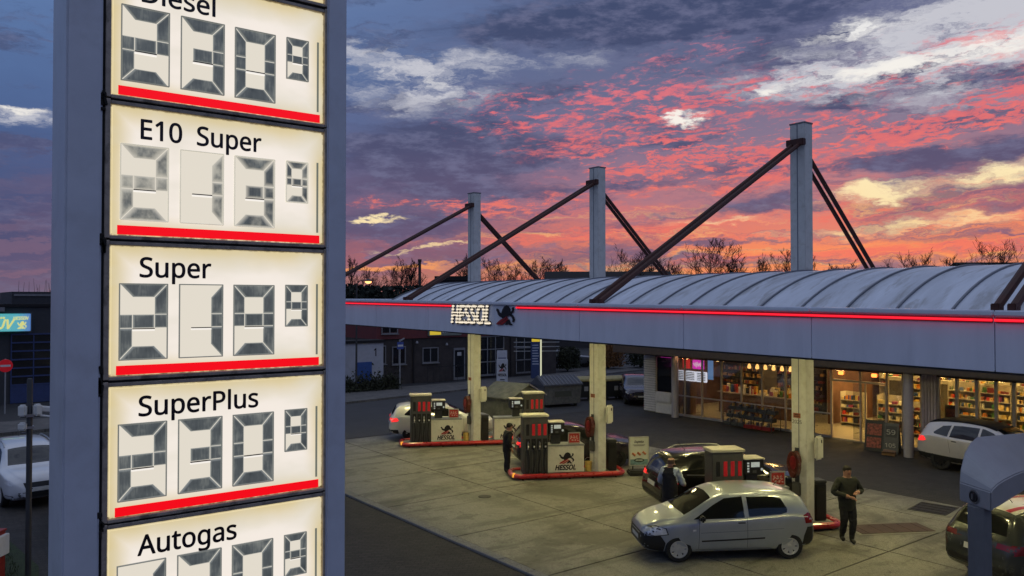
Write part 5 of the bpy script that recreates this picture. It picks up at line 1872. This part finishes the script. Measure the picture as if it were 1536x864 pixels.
MB().box(.12, 1.02, -.01, .0, .08, .48).build('yellow_block', M_YSIGN, s, smooth=0)
for q in range(9):
    MB().box(1.15 + q * .165, 1.27 + q * .165, -.008, .0, .2, .34).build('letter_block', M_WHITEPAINT, s, smooth=0)

w = thing('white_outbuilding', 'low white outbuilding with a blue door and number one', 'building')
MB().box(17.5, 24.7, 46.1, 47.4, 0, 2.95).build('wall', M_WHITEWALL, w, smooth=0)
MB().box(17.4, 24.8, 46.0, 47.45, 2.95, 3.12).build('roof', M_FARROOF, w, smooth=0)
d = MB().box(22.75, 23.85, 46.05, 46.11, 0, 1.75).build('door', M_BLUEDOOR, w, smooth=0)
MB().box(23.72, 23.76, 46.0, 46.05, .85, 1.0).build('handle', M_STEEL, d, smooth=0)
text('number', '1', M_LETTER, w, (24.02, 46.095, 2.1), .5, .16, bold=.01)

# left: inspection centre with its lit sign
M_TUVW = P('slate_wall', (.05, .052, .058), .8, var=.15)
t = thing('inspection_hall', 'dark inspection hall with blue framed glass doors', 'building')
MB().box(-16, 12.5, 51.2, 66, 0, 5.3).build('wall', M_TUVW, t, smooth=0)
MB().box(-16.1, 12.6, 51.1, 66.1, 5.3, 5.45).build('roof', M_FARROOF, t, smooth=0)
MB().box(4.9, 9.5, 53, 60, 5.45, 6.15).build('roof_box', M_TUVW, t, smooth=0)
MB().box(5.0, 9.4, 52.95, 53, 5.9, 6.02).build('roof_trim', M_WFRAME, t, smooth=0)
MB().box(-6, 4.4, 51.0, 51.1, 5.05, 5.28).build('eave_trim', M_WFRAME, t, smooth=0)
M_BLUEF = P('blue_door_frame', (.035, .06, .17), .5)
for x0 in (4.7, 8.3, -2.5):
    d = MB().box(x0, x0 + 3.2, 51.1, 51.16, .05, 1.0).build('door', M_BLUEF, t, smooth=0)
    f = MB()
    for q in range(7):
        z = 1.0 + q * .46
        f.box(x0, x0 + 3.2, 51.08, 51.18, z, z + .08)
    for q in range(4):
        u = x0 + q * 1.05
        f.box(u - .0, u + .06, 51.09, 51.17, 1.0, 3.8)
    f.build('frame', M_BLUEF, d, smooth=0)
    MB().box(x0, x0 + 3.2, 51.13, 51.15, 1.0, 3.82).build('pane', M_WGLASS, d, smooth=0)


def tuv_mat():
    m = bpy.data.materials.new('teal_lightbox')
    m.use_nodes = True
    k = NT(m.node_tree)
    bs = m.node_tree.nodes['Principled BSDF']
    ob = k.n('ShaderNodeTexCoord').outputs['Object']
    sp = k.n('ShaderNodeSeparateXYZ')
    m.node_tree.links.new(ob, sp.inputs[0])
    c_ = k.ramp(k.m('DIVIDE', sp.outputs[0], 2.0), [(.0, (.02, .42, .36, 1)), (.65, (.02, .38, .42, 1)), (1, (.02, .12, .42, 1))])
    m.node_tree.links.new(c_, bs.inputs['Emission Color'])
    bs.inputs['Emission Strength'].default_value = .75
    return m


s = thing('inspection_sign', 'teal lit TÜV HESSEN sign with a small pale lion', 'sign', (3.62, 50.85, 3.98))
MB().box(0, 1.98, 0, .18, 0, .95).build('light_box', tuv_mat(), s, bevel=.02)
M_PALE = EM('pale_yellow_glow', (.85, .85, .30), .75)
text('lettering', 'TÜV', M_PALE, s, (.08, -.012, .14), .50, 1.15, shear=.3, bold=.02)
text('lettering', 'HESSEN', M_PALE, s, (1.15, -.012, .62), .17, .72, shear=.3, bold=.006)
q = MB()
for p in LION_BLACK + LION_RED:
    q.prism([(1.35 + .42 * u, .12 + .42 * v) for u, v in p], -.012, 0, 'y')
q.build('emblem', M_PALE, s, smooth=0)
fr = MB()
for a in ((-.03, 0, -.03, .98), (1.98, 2.01, -.03, .98)):
    fr.box(a[0], a[1], -.02, .19, a[2], a[3])
fr.box(0, 1.98, -.02, .19, -.03, 0)
fr.box(0, 1.98, -.02, .19, .95, .98)
fr.build('frame', M_WFRAME, s, smooth=0)

s = thing('no_entry_sign', 'round red no entry sign at the edge by the inspection hall', 'road sign', (4.1, 46.9, 0))
MB().cyl((0, .04, 0), (0, .04, 2.75), .035, n=8).build('post', M_GREYMETAL, s)
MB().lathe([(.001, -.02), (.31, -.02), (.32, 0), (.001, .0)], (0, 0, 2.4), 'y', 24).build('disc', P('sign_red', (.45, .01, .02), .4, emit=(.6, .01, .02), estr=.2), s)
MB().box(-.22, .22, -.026, -.0205, 2.35, 2.45).build('bar', P('sign_white', (.75, .75, .75), .4), s, smooth=0)

# pole with floodlights and cameras
p = thing('camera_pole', 'dark pole with white floodlights and a camera beside the minivan', 'pole', (2.1, 19.1, -.01))
MB().lathe([(.055, 0), (.055, 4.0), (.04, 4.03)], n=10).build('post', M_DARKMETAL, p)
for s_, z in ((-1, 3.38), (1, 3.38), (-1, 3.06)):
    f = MB().obox((s_ * .13, -.06, z), (.15, .14, .24 if z > 3.2 else .16), rz=s_ * R(20)).build('floodlight', M_WHITEPAINT, p, bevel=.03)
    MB().obox((s_ * .13 - s_ * .01, -.10, z - .13), (.09, .06, .012), rz=s_ * R(20)).build('lens', M_WGLASS, f)
MB().cyl((.05, 0, 3.42), (.42, .05, 3.40), .018, n=6).build('arm', M_GREYMETAL, p)
cm = MB().obox((.40, .0, 3.36), (.42, .12, .11), rz=R(-12), ry=R(8)).build('camera', M_WHITEPAINT, p, bevel=.02)
MB().obox((.36, -.0, 3.22), (.44, .15, .02), rz=R(-12), ry=R(10)).build('shield', M_WHITEPAINT, cm, bevel=.005)
MB().box(-.07, .07, -.07, .07, 3.24, 3.30).build('clamp', M_STEEL, p)
MB().box(-.07, .07, -.07, .07, 3.0, 3.05).build('clamp', M_STEEL, p)

o = thing('red_cabinet', 'red painted cabinet with a white side at the bottom corner', 'cabinet', (1.45, 18.95, 0), R(-37))
MB().box(-.5, .16, -.2, .2, 0, 1.0).build('body', P('cabinet_red', (.30, .025, .02), .5, var=.15), o, bevel=.015)
MB().box(.161, .24, -.16, .2, .55, .95).build('side_box', M_WHITEPAINT, o, bevel=.01)
MB().box(-.52, .18, -.22, .22, 1.0, 1.04).build('lid', P('cabinet_red', (.30, .025, .02), .5), o, bevel=.01)

# grey box head on a post, close on the right
g = thing('box_post', 'grey blue metal box with a round lock on top of a thick post', 'post', (7.72, 3.20, 0))
MB().lathe([(.105, 0), (.10, 3.76)], n=8).build('post', P('post_grey', (.17, .175, .18), .5, .1, var=.12), g, smooth=0)
BX = P('box_head_paint', (.30, .305, .32), .5, .0, var=.08, scale=6, bump=.08, bscale=90)
hd = MB()
# long axis leaves the camera towards +x; the end face looks back along it
la, lb = Vector((.995, .10, 0)), Vector((.28, .50, 0)).normalized()
o0 = Vector((7.59, 3.05, 3.76)) - Vector((7.72, 3.20, 0))
prof = [(0, 0), (0, .17), (.03, .28), (.14, .42), (.30, .50), (.50, .535), (2.3, .38), (2.3, .06), (.9, .02)]
wd = .40
near = [(0, 0), (0, .17), (.06, .19), (.2, .21), (.4, .22), (.75, .22), (2.3, .16), (2.3, .06), (.9, .02)]
vv = [o0 + la * a + Vector((0, 0, z)) for a, z in near] + [o0 + la * a + Vector((0, 0, z)) + lb * wd for a, z in prof]
n = len(prof)
hd.add(vv, [tuple(range(n)), tuple(range(n, 2 * n))[::-1]] + [(i, (i + 1) % n, (i + 1) % n + n, i + n) for i in range(n)])
hb = hd.build('box_head', BX, g, bevel=.010, seg=2, smooth=18)
lc = o0 + lb * .2 + Vector((0, 0, .085))
nrm = -(la - lb * la.dot(lb)).normalized()
MB().cyl(lc - nrm * .01, lc + nrm * .012, .062, n=18).build('lock_ring', M_STEEL, hb)
MB().cyl(lc + nrm * .012, lc + nrm * .02, .048, n=18).build('lock', M_BLACK, hb)
MB().obox(lc + nrm * .024, (.012, .02, .05), rz=math.atan2(nrm.y, nrm.x)).build('keyway', M_STEEL, hb)

# ------------------------------------------------------------------ containers and bins
M_CONT = P('grey_green_container', (.13, .13, .09), .7, .2, var=.35, scale=3, stain=(4, .5, (.22, .2, .15)))
M_CONTROOF = P('pale_container_roof', (.30, .28, .30), .6, .2, var=.2)
c = thing('gabled_container', 'grey recycling container with a pitched pale roof', 'container', (22.35, 29.3, -.01), R(12))
MB().prism([(-1.15, .12), (1.15, .12), (1.15, 1.28), (0, 1.80), (-1.15, 1.28)], -.95, .95, 'y').build('body', M_CONT, c, bevel=.02)
for s_ in (-1, 1):
    MB().prism([(0, 1.82), (s_ * 1.26, 1.25), (s_ * 1.26, 1.31), (0, 1.89)], -1.02, 1.02, 'y').build('roof', M_CONTROOF if s_ > 0 else M_CONT, c, smooth=0)
for x in (-.9, .9):
    MB().box(x - .12, x + .12, -.8, .8, 0, .12).build('skid', M_DARKMETAL, c, smooth=0)
for q in range(2):
    MB().lathe([(.001, -.03), (.17, -.03), (.19, 0)], (-.5 + q, -.955, .98), 'y', 16).build('port', M_BLACK, c)
MB().box(-.6, .6, -.965, -.951, .45, .68).build('notice', P('faded_notice', (.22, .21, .15), .7, var=.5, scale=20), c, smooth=0)
c = thing('lidded_skip', 'grey steel skip with a ribbed sloping lid', 'skip', (28.1, 32.9, -.01), R(-12))
MB().prism([(-1.05, .15), (1.05, .15), (1.15, 1.12), (-1.15, 1.12)], -.7, .75, 'y').build('body', P('skip_grey', (.12, .125, .135), .6, .3, var=.3), c, bevel=.02)
MB().prism([(-.78, 1.12), (.80, 1.12), (.80, 1.18), (.10, 1.62), (-.78, 1.20)], -1.2, 1.2, 'x').build('lid', P('skip_lid', (.10, .105, .13), .6, .3, var=.2), c, bevel=.015)
for q in range(11):
    u = -1.1 + .22 * q
    MB().prism([(-.79, 1.20), (.10, 1.625), (.10, 1.66), (-.79, 1.235)], u - .025, u + .025, 'x').build('lid_rib', P('skip_rib', (.16, .165, .19), .6, .3), c, smooth=0)
MB().box(-.5, .5, -.72, -.70, .55, .85).build('notice', P('skip_notice', (.06, .065, .06), .6), c, smooth=0)
for s_ in (-.85, .85):
    for yy in (-.5, .5):
        MB().cyl((s_ - .05, yy, .09), (s_ + .05, yy, .09), .1, n=12).build('castor', M_RUBBER, c)
for (x, y, rz), tx in (((30.9, 33.9, -20), 'beside the skip'), ((32.5, 33.2, -14), 'next to the parked saloon')):
    c = thing('wheeled_bin', 'large black wheeled bin with a pale yellow domed lid %s' % tx, 'bin', (x, y, -.01), R(rz), 'large wheeled bins')
    MB().prism([(-.60, .18), (.60, .18), (.68, 1.08), (-.68, 1.08)], -.5, .5, 'y').build('body', P('bin_black', (.014, .015, .016), .5), c, bevel=.03)
    MB().prism([(-.56, 1.08), (.56, 1.08), (.54, 1.18), (.3, 1.32), (-.3, 1.32), (-.54, 1.18)], -.72, .72, 'x').build('lid', P('bin_lid_yellow', (.30, .25, .10), .6, var=.25), c, bevel=.04)
    for s_ in (-.5, .5):
        for yy in (-.38, .38):
            MB().cyl((s_ - .04, yy, .09), (s_ + .04, yy, .09), .1, n=12).build('castor', M_RUBBER, c)
    MB().box(-.12, .12, -.512, -.5, .55, .8).build('sticker', P('sticker_grey', (.3, .3, .3), .6), c, smooth=0)
    MB().tube([(-.7, -.4, 1.0), (-.8, -.4, 1.0), (-.8, .4, 1.0), (-.7, .4, 1.0)], .02, 6).build('handle', M_BLACK, c)

# ------------------------------------------------------------------ roadside signs, railings, lamp
s = thing('fuel_brand_totem', 'small white HESSOL totem with a black lion beside the road', 'totem', (31.0, 41.75, .1), R(-30))
MB().box(-.36, .36, -.13, .13, 0, 1.75).build('body', P('totem_white', (.55, .56, .62), .5), s, bevel=.02)
lion(s, -.25, .95, .5, .55, y=-.132)
text('lettering', 'HESSOL', M_LETTER, s, (-.28, -.133, .66), .16, .56, bold=.01, extrude=.001)
for q in range(2):
    MB().box(-.15, .15, -.134, -.1305, .28 + q * .12, .34 + q * .12).build('text_line', M_LETTER, s, smooth=0)
s = thing('white_notice_board', 'upright white notice board behind the railings', 'sign', (33.1, 44.6, .1), R(-25))
MB().box(-.36, .36, -.05, .05, .3, 2.1).build('board', P('totem_white', (.55, .56, .62), .5), s, bevel=.01)
for x in (-.3, .3):
    MB().cyl((x, .07, 0), (x, .07, 1.9), .03, n=6).build('leg', M_GREYMETAL, s)
MB().box(-.28, .28, -.056, -.0505, 1.45, 1.62).build('text_line', P('faded_print', (.2, .22, .3), .6), s, smooth=0)
s = thing('blue_totem', 'tall dark blue totem with yellow top and a lit white edge', 'totem', (36.1, 44.5, .1), R(-30))
MB().box(-.40, .25, -.12, .12, 0, 2.95).build('body', P('totem_blue', (.035, .06, .16), .5), s, bevel=.01)
MB().box(-.36, .22, -.126, -.119, 2.62, 2.9).build('yellow_top', M_YSIGN, s, smooth=0)
MB().box(.26, .36, -.10, .10, 0, 2.95).build('light_edge', EM('totem_edge', (.8, .8, .55), .8), s, smooth=0)
for q in range(8):
    MB().box(-.32, .15 - .04 * (q % 3), -.127, -.119, 1.0 + q * .19, 1.07 + q * .19).build('text_line', P('totem_text', (.5, .55, .65), .5), s, smooth=0)
for q in range(3):
    MB().box(-1.6, 1.7, .2, .26, 1.9 + q * .32, 1.96 + q * .32).build('bracket', M_GREYMETAL, s, smooth=0)
# railings
bar = MB().cyl((0, 0, .1), (0, 0, 1.2), .014, n=5).build('bar', M_BLACK)
barm = bar.data
bpy.data.objects.remove(bar)
for (x0, y0, x1, y1), tx in (((33.4, 46.0, 37.6, 46.3), 'black bar railing beside the blue totem'), ((27.6, 45.4, 31.6, 45.8), 'black bar railing in front of the dark workshop')):
    L = math.hypot(x1 - x0, y1 - y0)
    f = thing('railing', tx, 'railing', (x0, y0, .06), math.atan2(y1 - y0, x1 - x0))
    for z in (.16, 1.16):
        MB().box(0, L, -.02, .02, z, z + .04).build('rail', M_BLACK, f, smooth=0)
    k = int(L / .14)
    if 'workshop' in tx:
        k = int(L / .5)
    for q in range(k + 1):
        link('bar', barm, f, (L * q / k, 0, 0))
s = thing('street_lamp', 'slim street lamp with a glowing orange head beyond the canopy', 'street lamp', (22.05, 44.6, .1))
MB().lathe([(.07, 0), (.05, 6.4), (.035, 6.6)], n=8).build('pole', M_DARKMETAL, s)
MB().tube([(0, 0, 6.5), (.15, -.1, 6.75), (.45, -.3, 6.82)], .03, 6).build('arm', M_DARKMETAL, s)
h_ = MB().lathe([(.02, .16), (.16, .12), (.24, .02), (.2, 0)], (.58, -.4, 6.72), n=14).build('head', M_DARKMETAL, s)
MB().lathe([(.20, .0), (.19, -.06), (.1, -.12), (.01, -.14)], (.58, -.4, 6.72), n=14).build('globe', EM('sodium_glow', (1, .40, .13), 3.2), h_)
s = thing('parking_sign', 'blue and white road sign on a grey pole by the hedge', 'road sign', (24.9, 44.3, .1))
MB().cyl((0, 0, 0), (0, 0, 3.1), .035, n=8).build('post', M_GREYMETAL, s)
MB().box(-.22, .22, -.06, -.04, 2.5, 2.95).build('plate', P('sign_blue', (.06, .10, .36), .5), s, smooth=0)
MB().box(-.18, .18, -.066, -.0605, 2.66, 2.78).build('symbol', M_WHITEPAINT, s, smooth=0)
MB().obox((.12, -.02, 3.08), (.4, .05, .08), ry=R(-25)).build('bracket', M_GREYMETAL, s)


# ------------------------------------------------------------------ greenery
def leaf_cloud(rr, n, fn, size):
    m = MB()
    for _ in range(n):
        c_ = Vector(fn())
        a = Vector((rr.uniform(-1, 1), rr.uniform(-1, 1), rr.uniform(-1, 1))).normalized()
        b_ = a.cross(Vector((rr.uniform(-1, 1), rr.uniform(-1, 1), rr.uniform(-1, 1)))).normalized()
        s_ = size * rr.uniform(.6, 1.4)
        m.add([c_ - a * s_, c_ + b_ * s_ * .55, c_ + a * s_, c_ - b_ * s_ * .55], [(0, 1, 2, 3)])
    return m


M_HEDGE = P('hedge_leaf', (.030, .034, .016), .8, var=.5, scale=2)
M_AUTUMN = P('autumn_leaf', (.20, .09, .025), .8, var=.5, scale=3)
M_EVER = P('dark_evergreen', (.014, .018, .012), .9, var=.5, scale=2)
M_BARK = P('winter_bark', (.010, .007, .006), .9, var=.3)
rr = random.Random(21)
h = thing('hedge', 'low dark hedge in front of the white outbuilding', 'hedge', (21.5, 44.9, .05))
leaf_cloud(rr, 5200, lambda: (rr.uniform(-3.4, 3.6), rr.gauss(0, .32), abs(rr.gauss(.0, .42)) + .05), .085).build('leaves', M_HEDGE, h, smooth=0)
hs = MB()
for q in range(28):
    x = -3.3 + q * .25
    hs.cyl((x, rr.uniform(-.2, .2), 0), (x + rr.uniform(-.2, .2), rr.uniform(-.3, .3), .7), .02, .008, n=4)
hs.build('stems', M_BARK, h)


def bush(label, loc, r, n, mat, size, zs=1.0, cat='bush'):
    b_ = thing('bush', label, cat, loc)
    def fn():
        while True:
            p_ = Vector((rr.uniform(-1, 1), rr.uniform(-1, 1), rr.uniform(0, 1)))
            l = Vector((p_.x, p_.y, (p_.z - .45) * 1.5)).length
            if .35 < l + .25 * math.sin(p_.x * 7 + p_.y * 5) < 1:
                return (p_.x * r, p_.y * r, .2 + p_.z * r * 1.7 * zs)
    leaf_cloud(rr, n, fn, size).build('leaves', mat, b_, smooth=0)
    st = MB()
    for q in range(9):
        a = rr.uniform(0, 6.28)
        st.tube([(0, 0, 0), (.3 * r * math.cos(a), .3 * r * math.sin(a), .6 * r), (.7 * r * math.cos(a), .7 * r * math.sin(a), 1.4 * r)], [.05, .03, .01], 5)
    st.build('stems', M_BARK, b_)
    return b_


bush('orange autumn bush behind the middle mast', (46.2, 47.6, .05), 1.25, 3800, M_AUTUMN, .09)
bush('dark round bush beside the grey far car', (42.3, 48.2, .05), 1.0, 2600, M_HEDGE, .09)
bush('dark bush beside the orange autumn bush', (49.0, 46.6, .05), 1.2, 2600, M_HEDGE, .10)
bush('small green bush on the verge at the lower edge', (.9, 20.4, .0), .55, 1500, M_HEDGE, .05)
# grass on the verge: blades nobody could count
gr = MB()
for q in range(7000):
    x, y = rr.uniform(-3, 2.0), rr.uniform(15, 22.3)
    a, hh = rr.uniform(0, 6.28), rr.uniform(.04, .12)
    dx, dy = .008 * math.cos(a), .008 * math.sin(a)
    gr.add([(x - dx, y - dy, 0), (x + dx, y + dy, 0), (x + rr.uniform(-.04, .04), y + rr.uniform(-.04, .04), hh)], [(0, 1, 2)])
go = gr.build('grass', P('grass_blade', (.035, .055, .02), .8, var=.4), smooth=0)
tag(go, 'short dark grass on the verge at the lower edge', 'grass', kind='stuff')


def bare_tree(seed, h, spread=.55, dens=6, wid=1.0):
    """leafless winter tree: trunk mesh and crown mesh"""
    r_ = random.Random(seed)
    tr, cr = MB(), MB()
    top = h * .34
    p0 = Vector((0, 0, 0))
    pts = [p0, Vector((r_.uniform(-.1, .1), r_.uniform(-.1, .1), top * .5)), Vector((r_.uniform(-.2, .2), r_.uniform(-.2, .2), top)), Vector((r_.uniform(-.3, .3), r_.uniform(-.3, .3), h * .62)), Vector((r_.uniform(-.4, .4), r_.uniform(-.4, .4), h * .98))]
    tr.tube(pts, [h * .018, h * .015, h * .012, h * .007, h * .0015], 6)

    def grow(p, d, ln, rad, lv):
        steps = 3
        q = p
        ptl, rl = [p], [rad]
        for s_ in range(steps):
            d = (d + Vector((r_.uniform(-.22, .22), r_.uniform(-.22, .22), r_.uniform(-.03, .16)))).normalized()
            q = q + d * ln / steps
            ptl.append(q)
            rl.append(max(.016, rad * (1 - .26 * (s_ + 1))))
        cr.tube(ptl, rl, 3)
        if lv <= 0:
            return
        for s_ in range(1, len(ptl)):
            for _ in range(r_.choice((1, 1, 2)) if lv > 1 else r_.choice((1, 2))):
                ax = Vector((r_.uniform(-1, 1), r_.uniform(-1, 1), r_.uniform(-.2, .8))).normalized()
                nd = (d * .75 + ax * .75).normalized()
                grow(ptl[s_], nd, ln * r_.uniform(.45, .68), rl[s_] * .62, lv - 1)
    nb = dens * 2
    for q in range(nb):
        t = .30 + .62 * q / nb
        z = t * h
        a = q * 2.4 + r_.uniform(-.5, .5)
        base = pts[2].lerp(pts[4], max(0, (t - .34) / .64)) if t > .34 else pts[2] * (t / .34)
        base = Vector((base.x, base.y, z))
        el = .35 + .75 * (t - .3)
        d = Vector((math.cos(a) * spread * wid, math.sin(a) * spread * wid, el)).normalized()
        grow(base, d, h * .36 * (1.18 - t) * wid + .5, h * .0075 * (1.15 - t), 3)
    return tr, cr


TREE = []
for sd, hh, sp, dn, wd_ in ((1, 10, .75, 7, 1.1), (2, 10, .55, 6, .85), (3, 10, .4, 5, .65), (4, 10, .9, 7, 1.25)):
    a_, b_ = bare_tree(sd, hh, sp, dn, wd_)
    t_o = a_.build('trunk', M_BARK)
    c_o = b_.build('crown', M_BARK, smooth=0)
    TREE.append((t_o.data, c_o.data))
    bpy.data.objects.remove(t_o)
    bpy.data.objects.remove(c_o)
CAMF = Vector((math.sin(YAW), math.cos(YAW), 0))
CAMR = Vector((math.cos(YAW), -math.sin(YAW), 0))


def place(side, dist):
    """a spot on the ground: metres ahead of the viewpoint and to its side"""
    p_ = CAMF * dist + CAMR * side
    return (p_.x, p_.y, 0)


def tree(label, side, dist, height, kind, rz=0.0):
    o_ = thing('bare_tree', label, 'tree', place(side, dist), rz, 'bare winter trees on the skyline')
    k_ = height * .92 / 10
    tm, cm_ = TREE[kind]
    link('trunk', tm, o_).scale = (k_, k_, k_)
    link('crown', cm_, o_).scale = (k_, k_, k_)
    return o_


trees = [(-22.3, 112, 12.0, 2, 'bare tree just showing beside the price sign'), (-20.6, 115, 10.5, 1, 'short bare tree next to the street lamp'), (-14.2, 104, 11.0, 1, 'bare tree under the slanting far tie rod'),
         (-12.6, 100, 11.0, 2, 'narrow bare tree beside the thin chimney'), (-16.5, 118, 10.5, 0, 'low bare tree between street lamp and chimney'), (-5.8, 108, 12.0, 2, 'narrow bare tree left of the far mast'), (-6.8, 112, 11, 1, 'bare tree near the dark flat roof'),
         (-2.4, 110, 11.2, 0, 'low bare tree right of the far mast'), (.6, 112, 11.0, 1, 'low bare tree between far and middle masts'), (3.8, 110, 11.0, 0, 'broad low bare tree between far and middle masts'),
         (7.2, 112, 11.5, 2, 'bare tree just left of the middle mast'), (5.4, 116, 11.6, 1, 'thin bare tree before the long dark roof'), (15.9, 104, 12.0, 3, 'spreading bare tree just right of the middle mast'), (18.2, 108, 12.2, 2, 'bushy bare tree above the long dark roof'),
         (20.6, 106, 11.0, 1, 'small bare tree near the slanting middle rods'), (25.2, 101, 13.2, 0, 'tallest round crowned bare tree between middle and nearest masts'), (22.6, 110, 11.0, 2, 'little bare tree beside the tallest round crowned one'), (28.4, 104, 11.6, 2, 'thin bare tree right of the tallest one'),
         (30.4, 108, 11.2, 1, 'little bare tree between the tall one and the nearest mast'), (32.6, 104, 11.4, 2, 'slim bare tree left of the nearest mast'), (35.0, 102, 12.0, 0, 'bare tree touching the nearest mast'), (39.0, 106, 11.0, 1, 'low bare tree right of the nearest mast'),
         (42.8, 108, 10.8, 2, 'little bare tree behind the nearest back rods'), (45.5, 108, 10.8, 1, 'little bare tree right of the nearest back rods'), (50.8, 101, 11.4, 3, 'broad bare tree on the skyline right of the rods'),
         (56.2, 102, 11.6, 2, 'bushy bare tree between two others at the skyline end'), (60.6, 99, 12.6, 3, 'big spreading bare tree by the far gabled roof')]
for i, (s_, d_, h_, k_, lb_) in enumerate(trees):
    tree(lb_, s_, d_, h_, k_, i * 1.3)

# wood and scrub along the skyline, one mass
rt = random.Random(77)
tl = MB()


def scrub():
    d_ = rt.uniform(112, 135)
    u = rt.uniform(-.62, .72)
    base = 6.4 + .8 * math.sin(u * 23) + .6 * math.sin(u * 61 + 1) + (.9 if u > -.02 else 0) + .9 * max(0, u)
    if u < -.06:
        base += .3
    z = base * (1 - abs(rt.gauss(0, .22)))
    p_ = CAMF * d_ + CAMR * (u * d_)
    return (p_.x, p_.y, max(.2, z))


tl = leaf_cloud(rt, 26000, scrub, .34)
for q in range(420):
    d_ = rt.uniform(105, 130)
    u = rt.uniform(-.62, .72)
    p_ = CAMF * d_ + CAMR * (u * d_)
    z1 = rt.uniform(7.0, 9.2)
    tl.cyl((p_.x, p_.y, 4), (p_.x + rt.uniform(-.7, .7), p_.y + rt.uniform(-.7, .7), z1), .05, .015, n=3, caps=False)
tag(tl.build('treeline', M_EVER, smooth=0), 'dark wood and scrub along the skyline behind the canopy', 'wood', kind='stuff')
ev = MB()
rt2 = random.Random(5)
tag(leaf_cloud(rt2, 9000, lambda: tuple(Vector(place(rt2.uniform(-34, -7), rt2.uniform(66, 72))) + Vector((0, 0, 6.9 * (1 - abs(rt2.gauss(0, .3)))))), .22).build('evergreen_mass', M_EVER, smooth=0),
    'dark evergreen mass behind the street lamp', 'evergreens', kind='stuff')


def far_house(label, side, dist, w, d, hw, hr, flat=False):
    o_ = thing('far_building', label, 'building', place(side, dist), -YAW, 'far roofs on the skyline')
    MB().box(-w / 2, w / 2, 0, d, 0, hw).build('wall', M_FAR, o_, smooth=0)
    if flat:
        MB().box(-w / 2 - .2, w / 2 + .2, -.2, d + .2, hw, hr).build('roof', M_FARROOF, o_, smooth=0)
    else:
        MB().prism([(-.6, hw - .2), (d / 2, hr), (d + .6, hw - .2)], -w / 2 - .4, w / 2 + .4, 'x').build('roof', M_FARROOF, o_, smooth=0)
    for q in range(int(w / 3)):
        u = -w / 2 + 1.5 + q * 3
        wn = MB().box(u - .5, u + .5, -.06, .02, hw * .5, hw * .5 + 1.3).build('window', M_WFRAME, o_, smooth=0)
        MB().box(u - .42, u + .42, -.08, -.061, hw * .5 + .08, hw * .5 + 1.22).build('pane', M_WGLASS, wn, smooth=0)
    return o_


far_house('long dark gabled roof between the middle mast and its rods', 12.0, 96, 15, 9, 7.0, 9.35)
far_house('dark flat roofed block beside the far mast', -6.6, 92, 4.2, 6, 8.0, 8.5, True)
far_house('dark gabled roof at the right end of the skyline', 62.5, 98, 11, 9, 8.0, 10.6)
far_house('low dark flat roof behind the nearest mast', 40, 110, 34, 8, 8.3, 9.0, True)
ch = thing('thin_chimney', 'thin dark chimney on the skyline under the far tie rod', 'chimney', place(-11.2, 97))
MB().lathe([(.22, 0), (.18, 10.4), (.24, 10.4), (.24, 10.7)], n=8).build('stack', M_FAR, ch)
MB().lathe([(.5, 0), (.5, 1.0)], n=8).build('foot', M_FAR, ch)
far_house('low pale flat hall far left of the price sign', -64, 108, 30, 10, 5.2, 5.9, True)
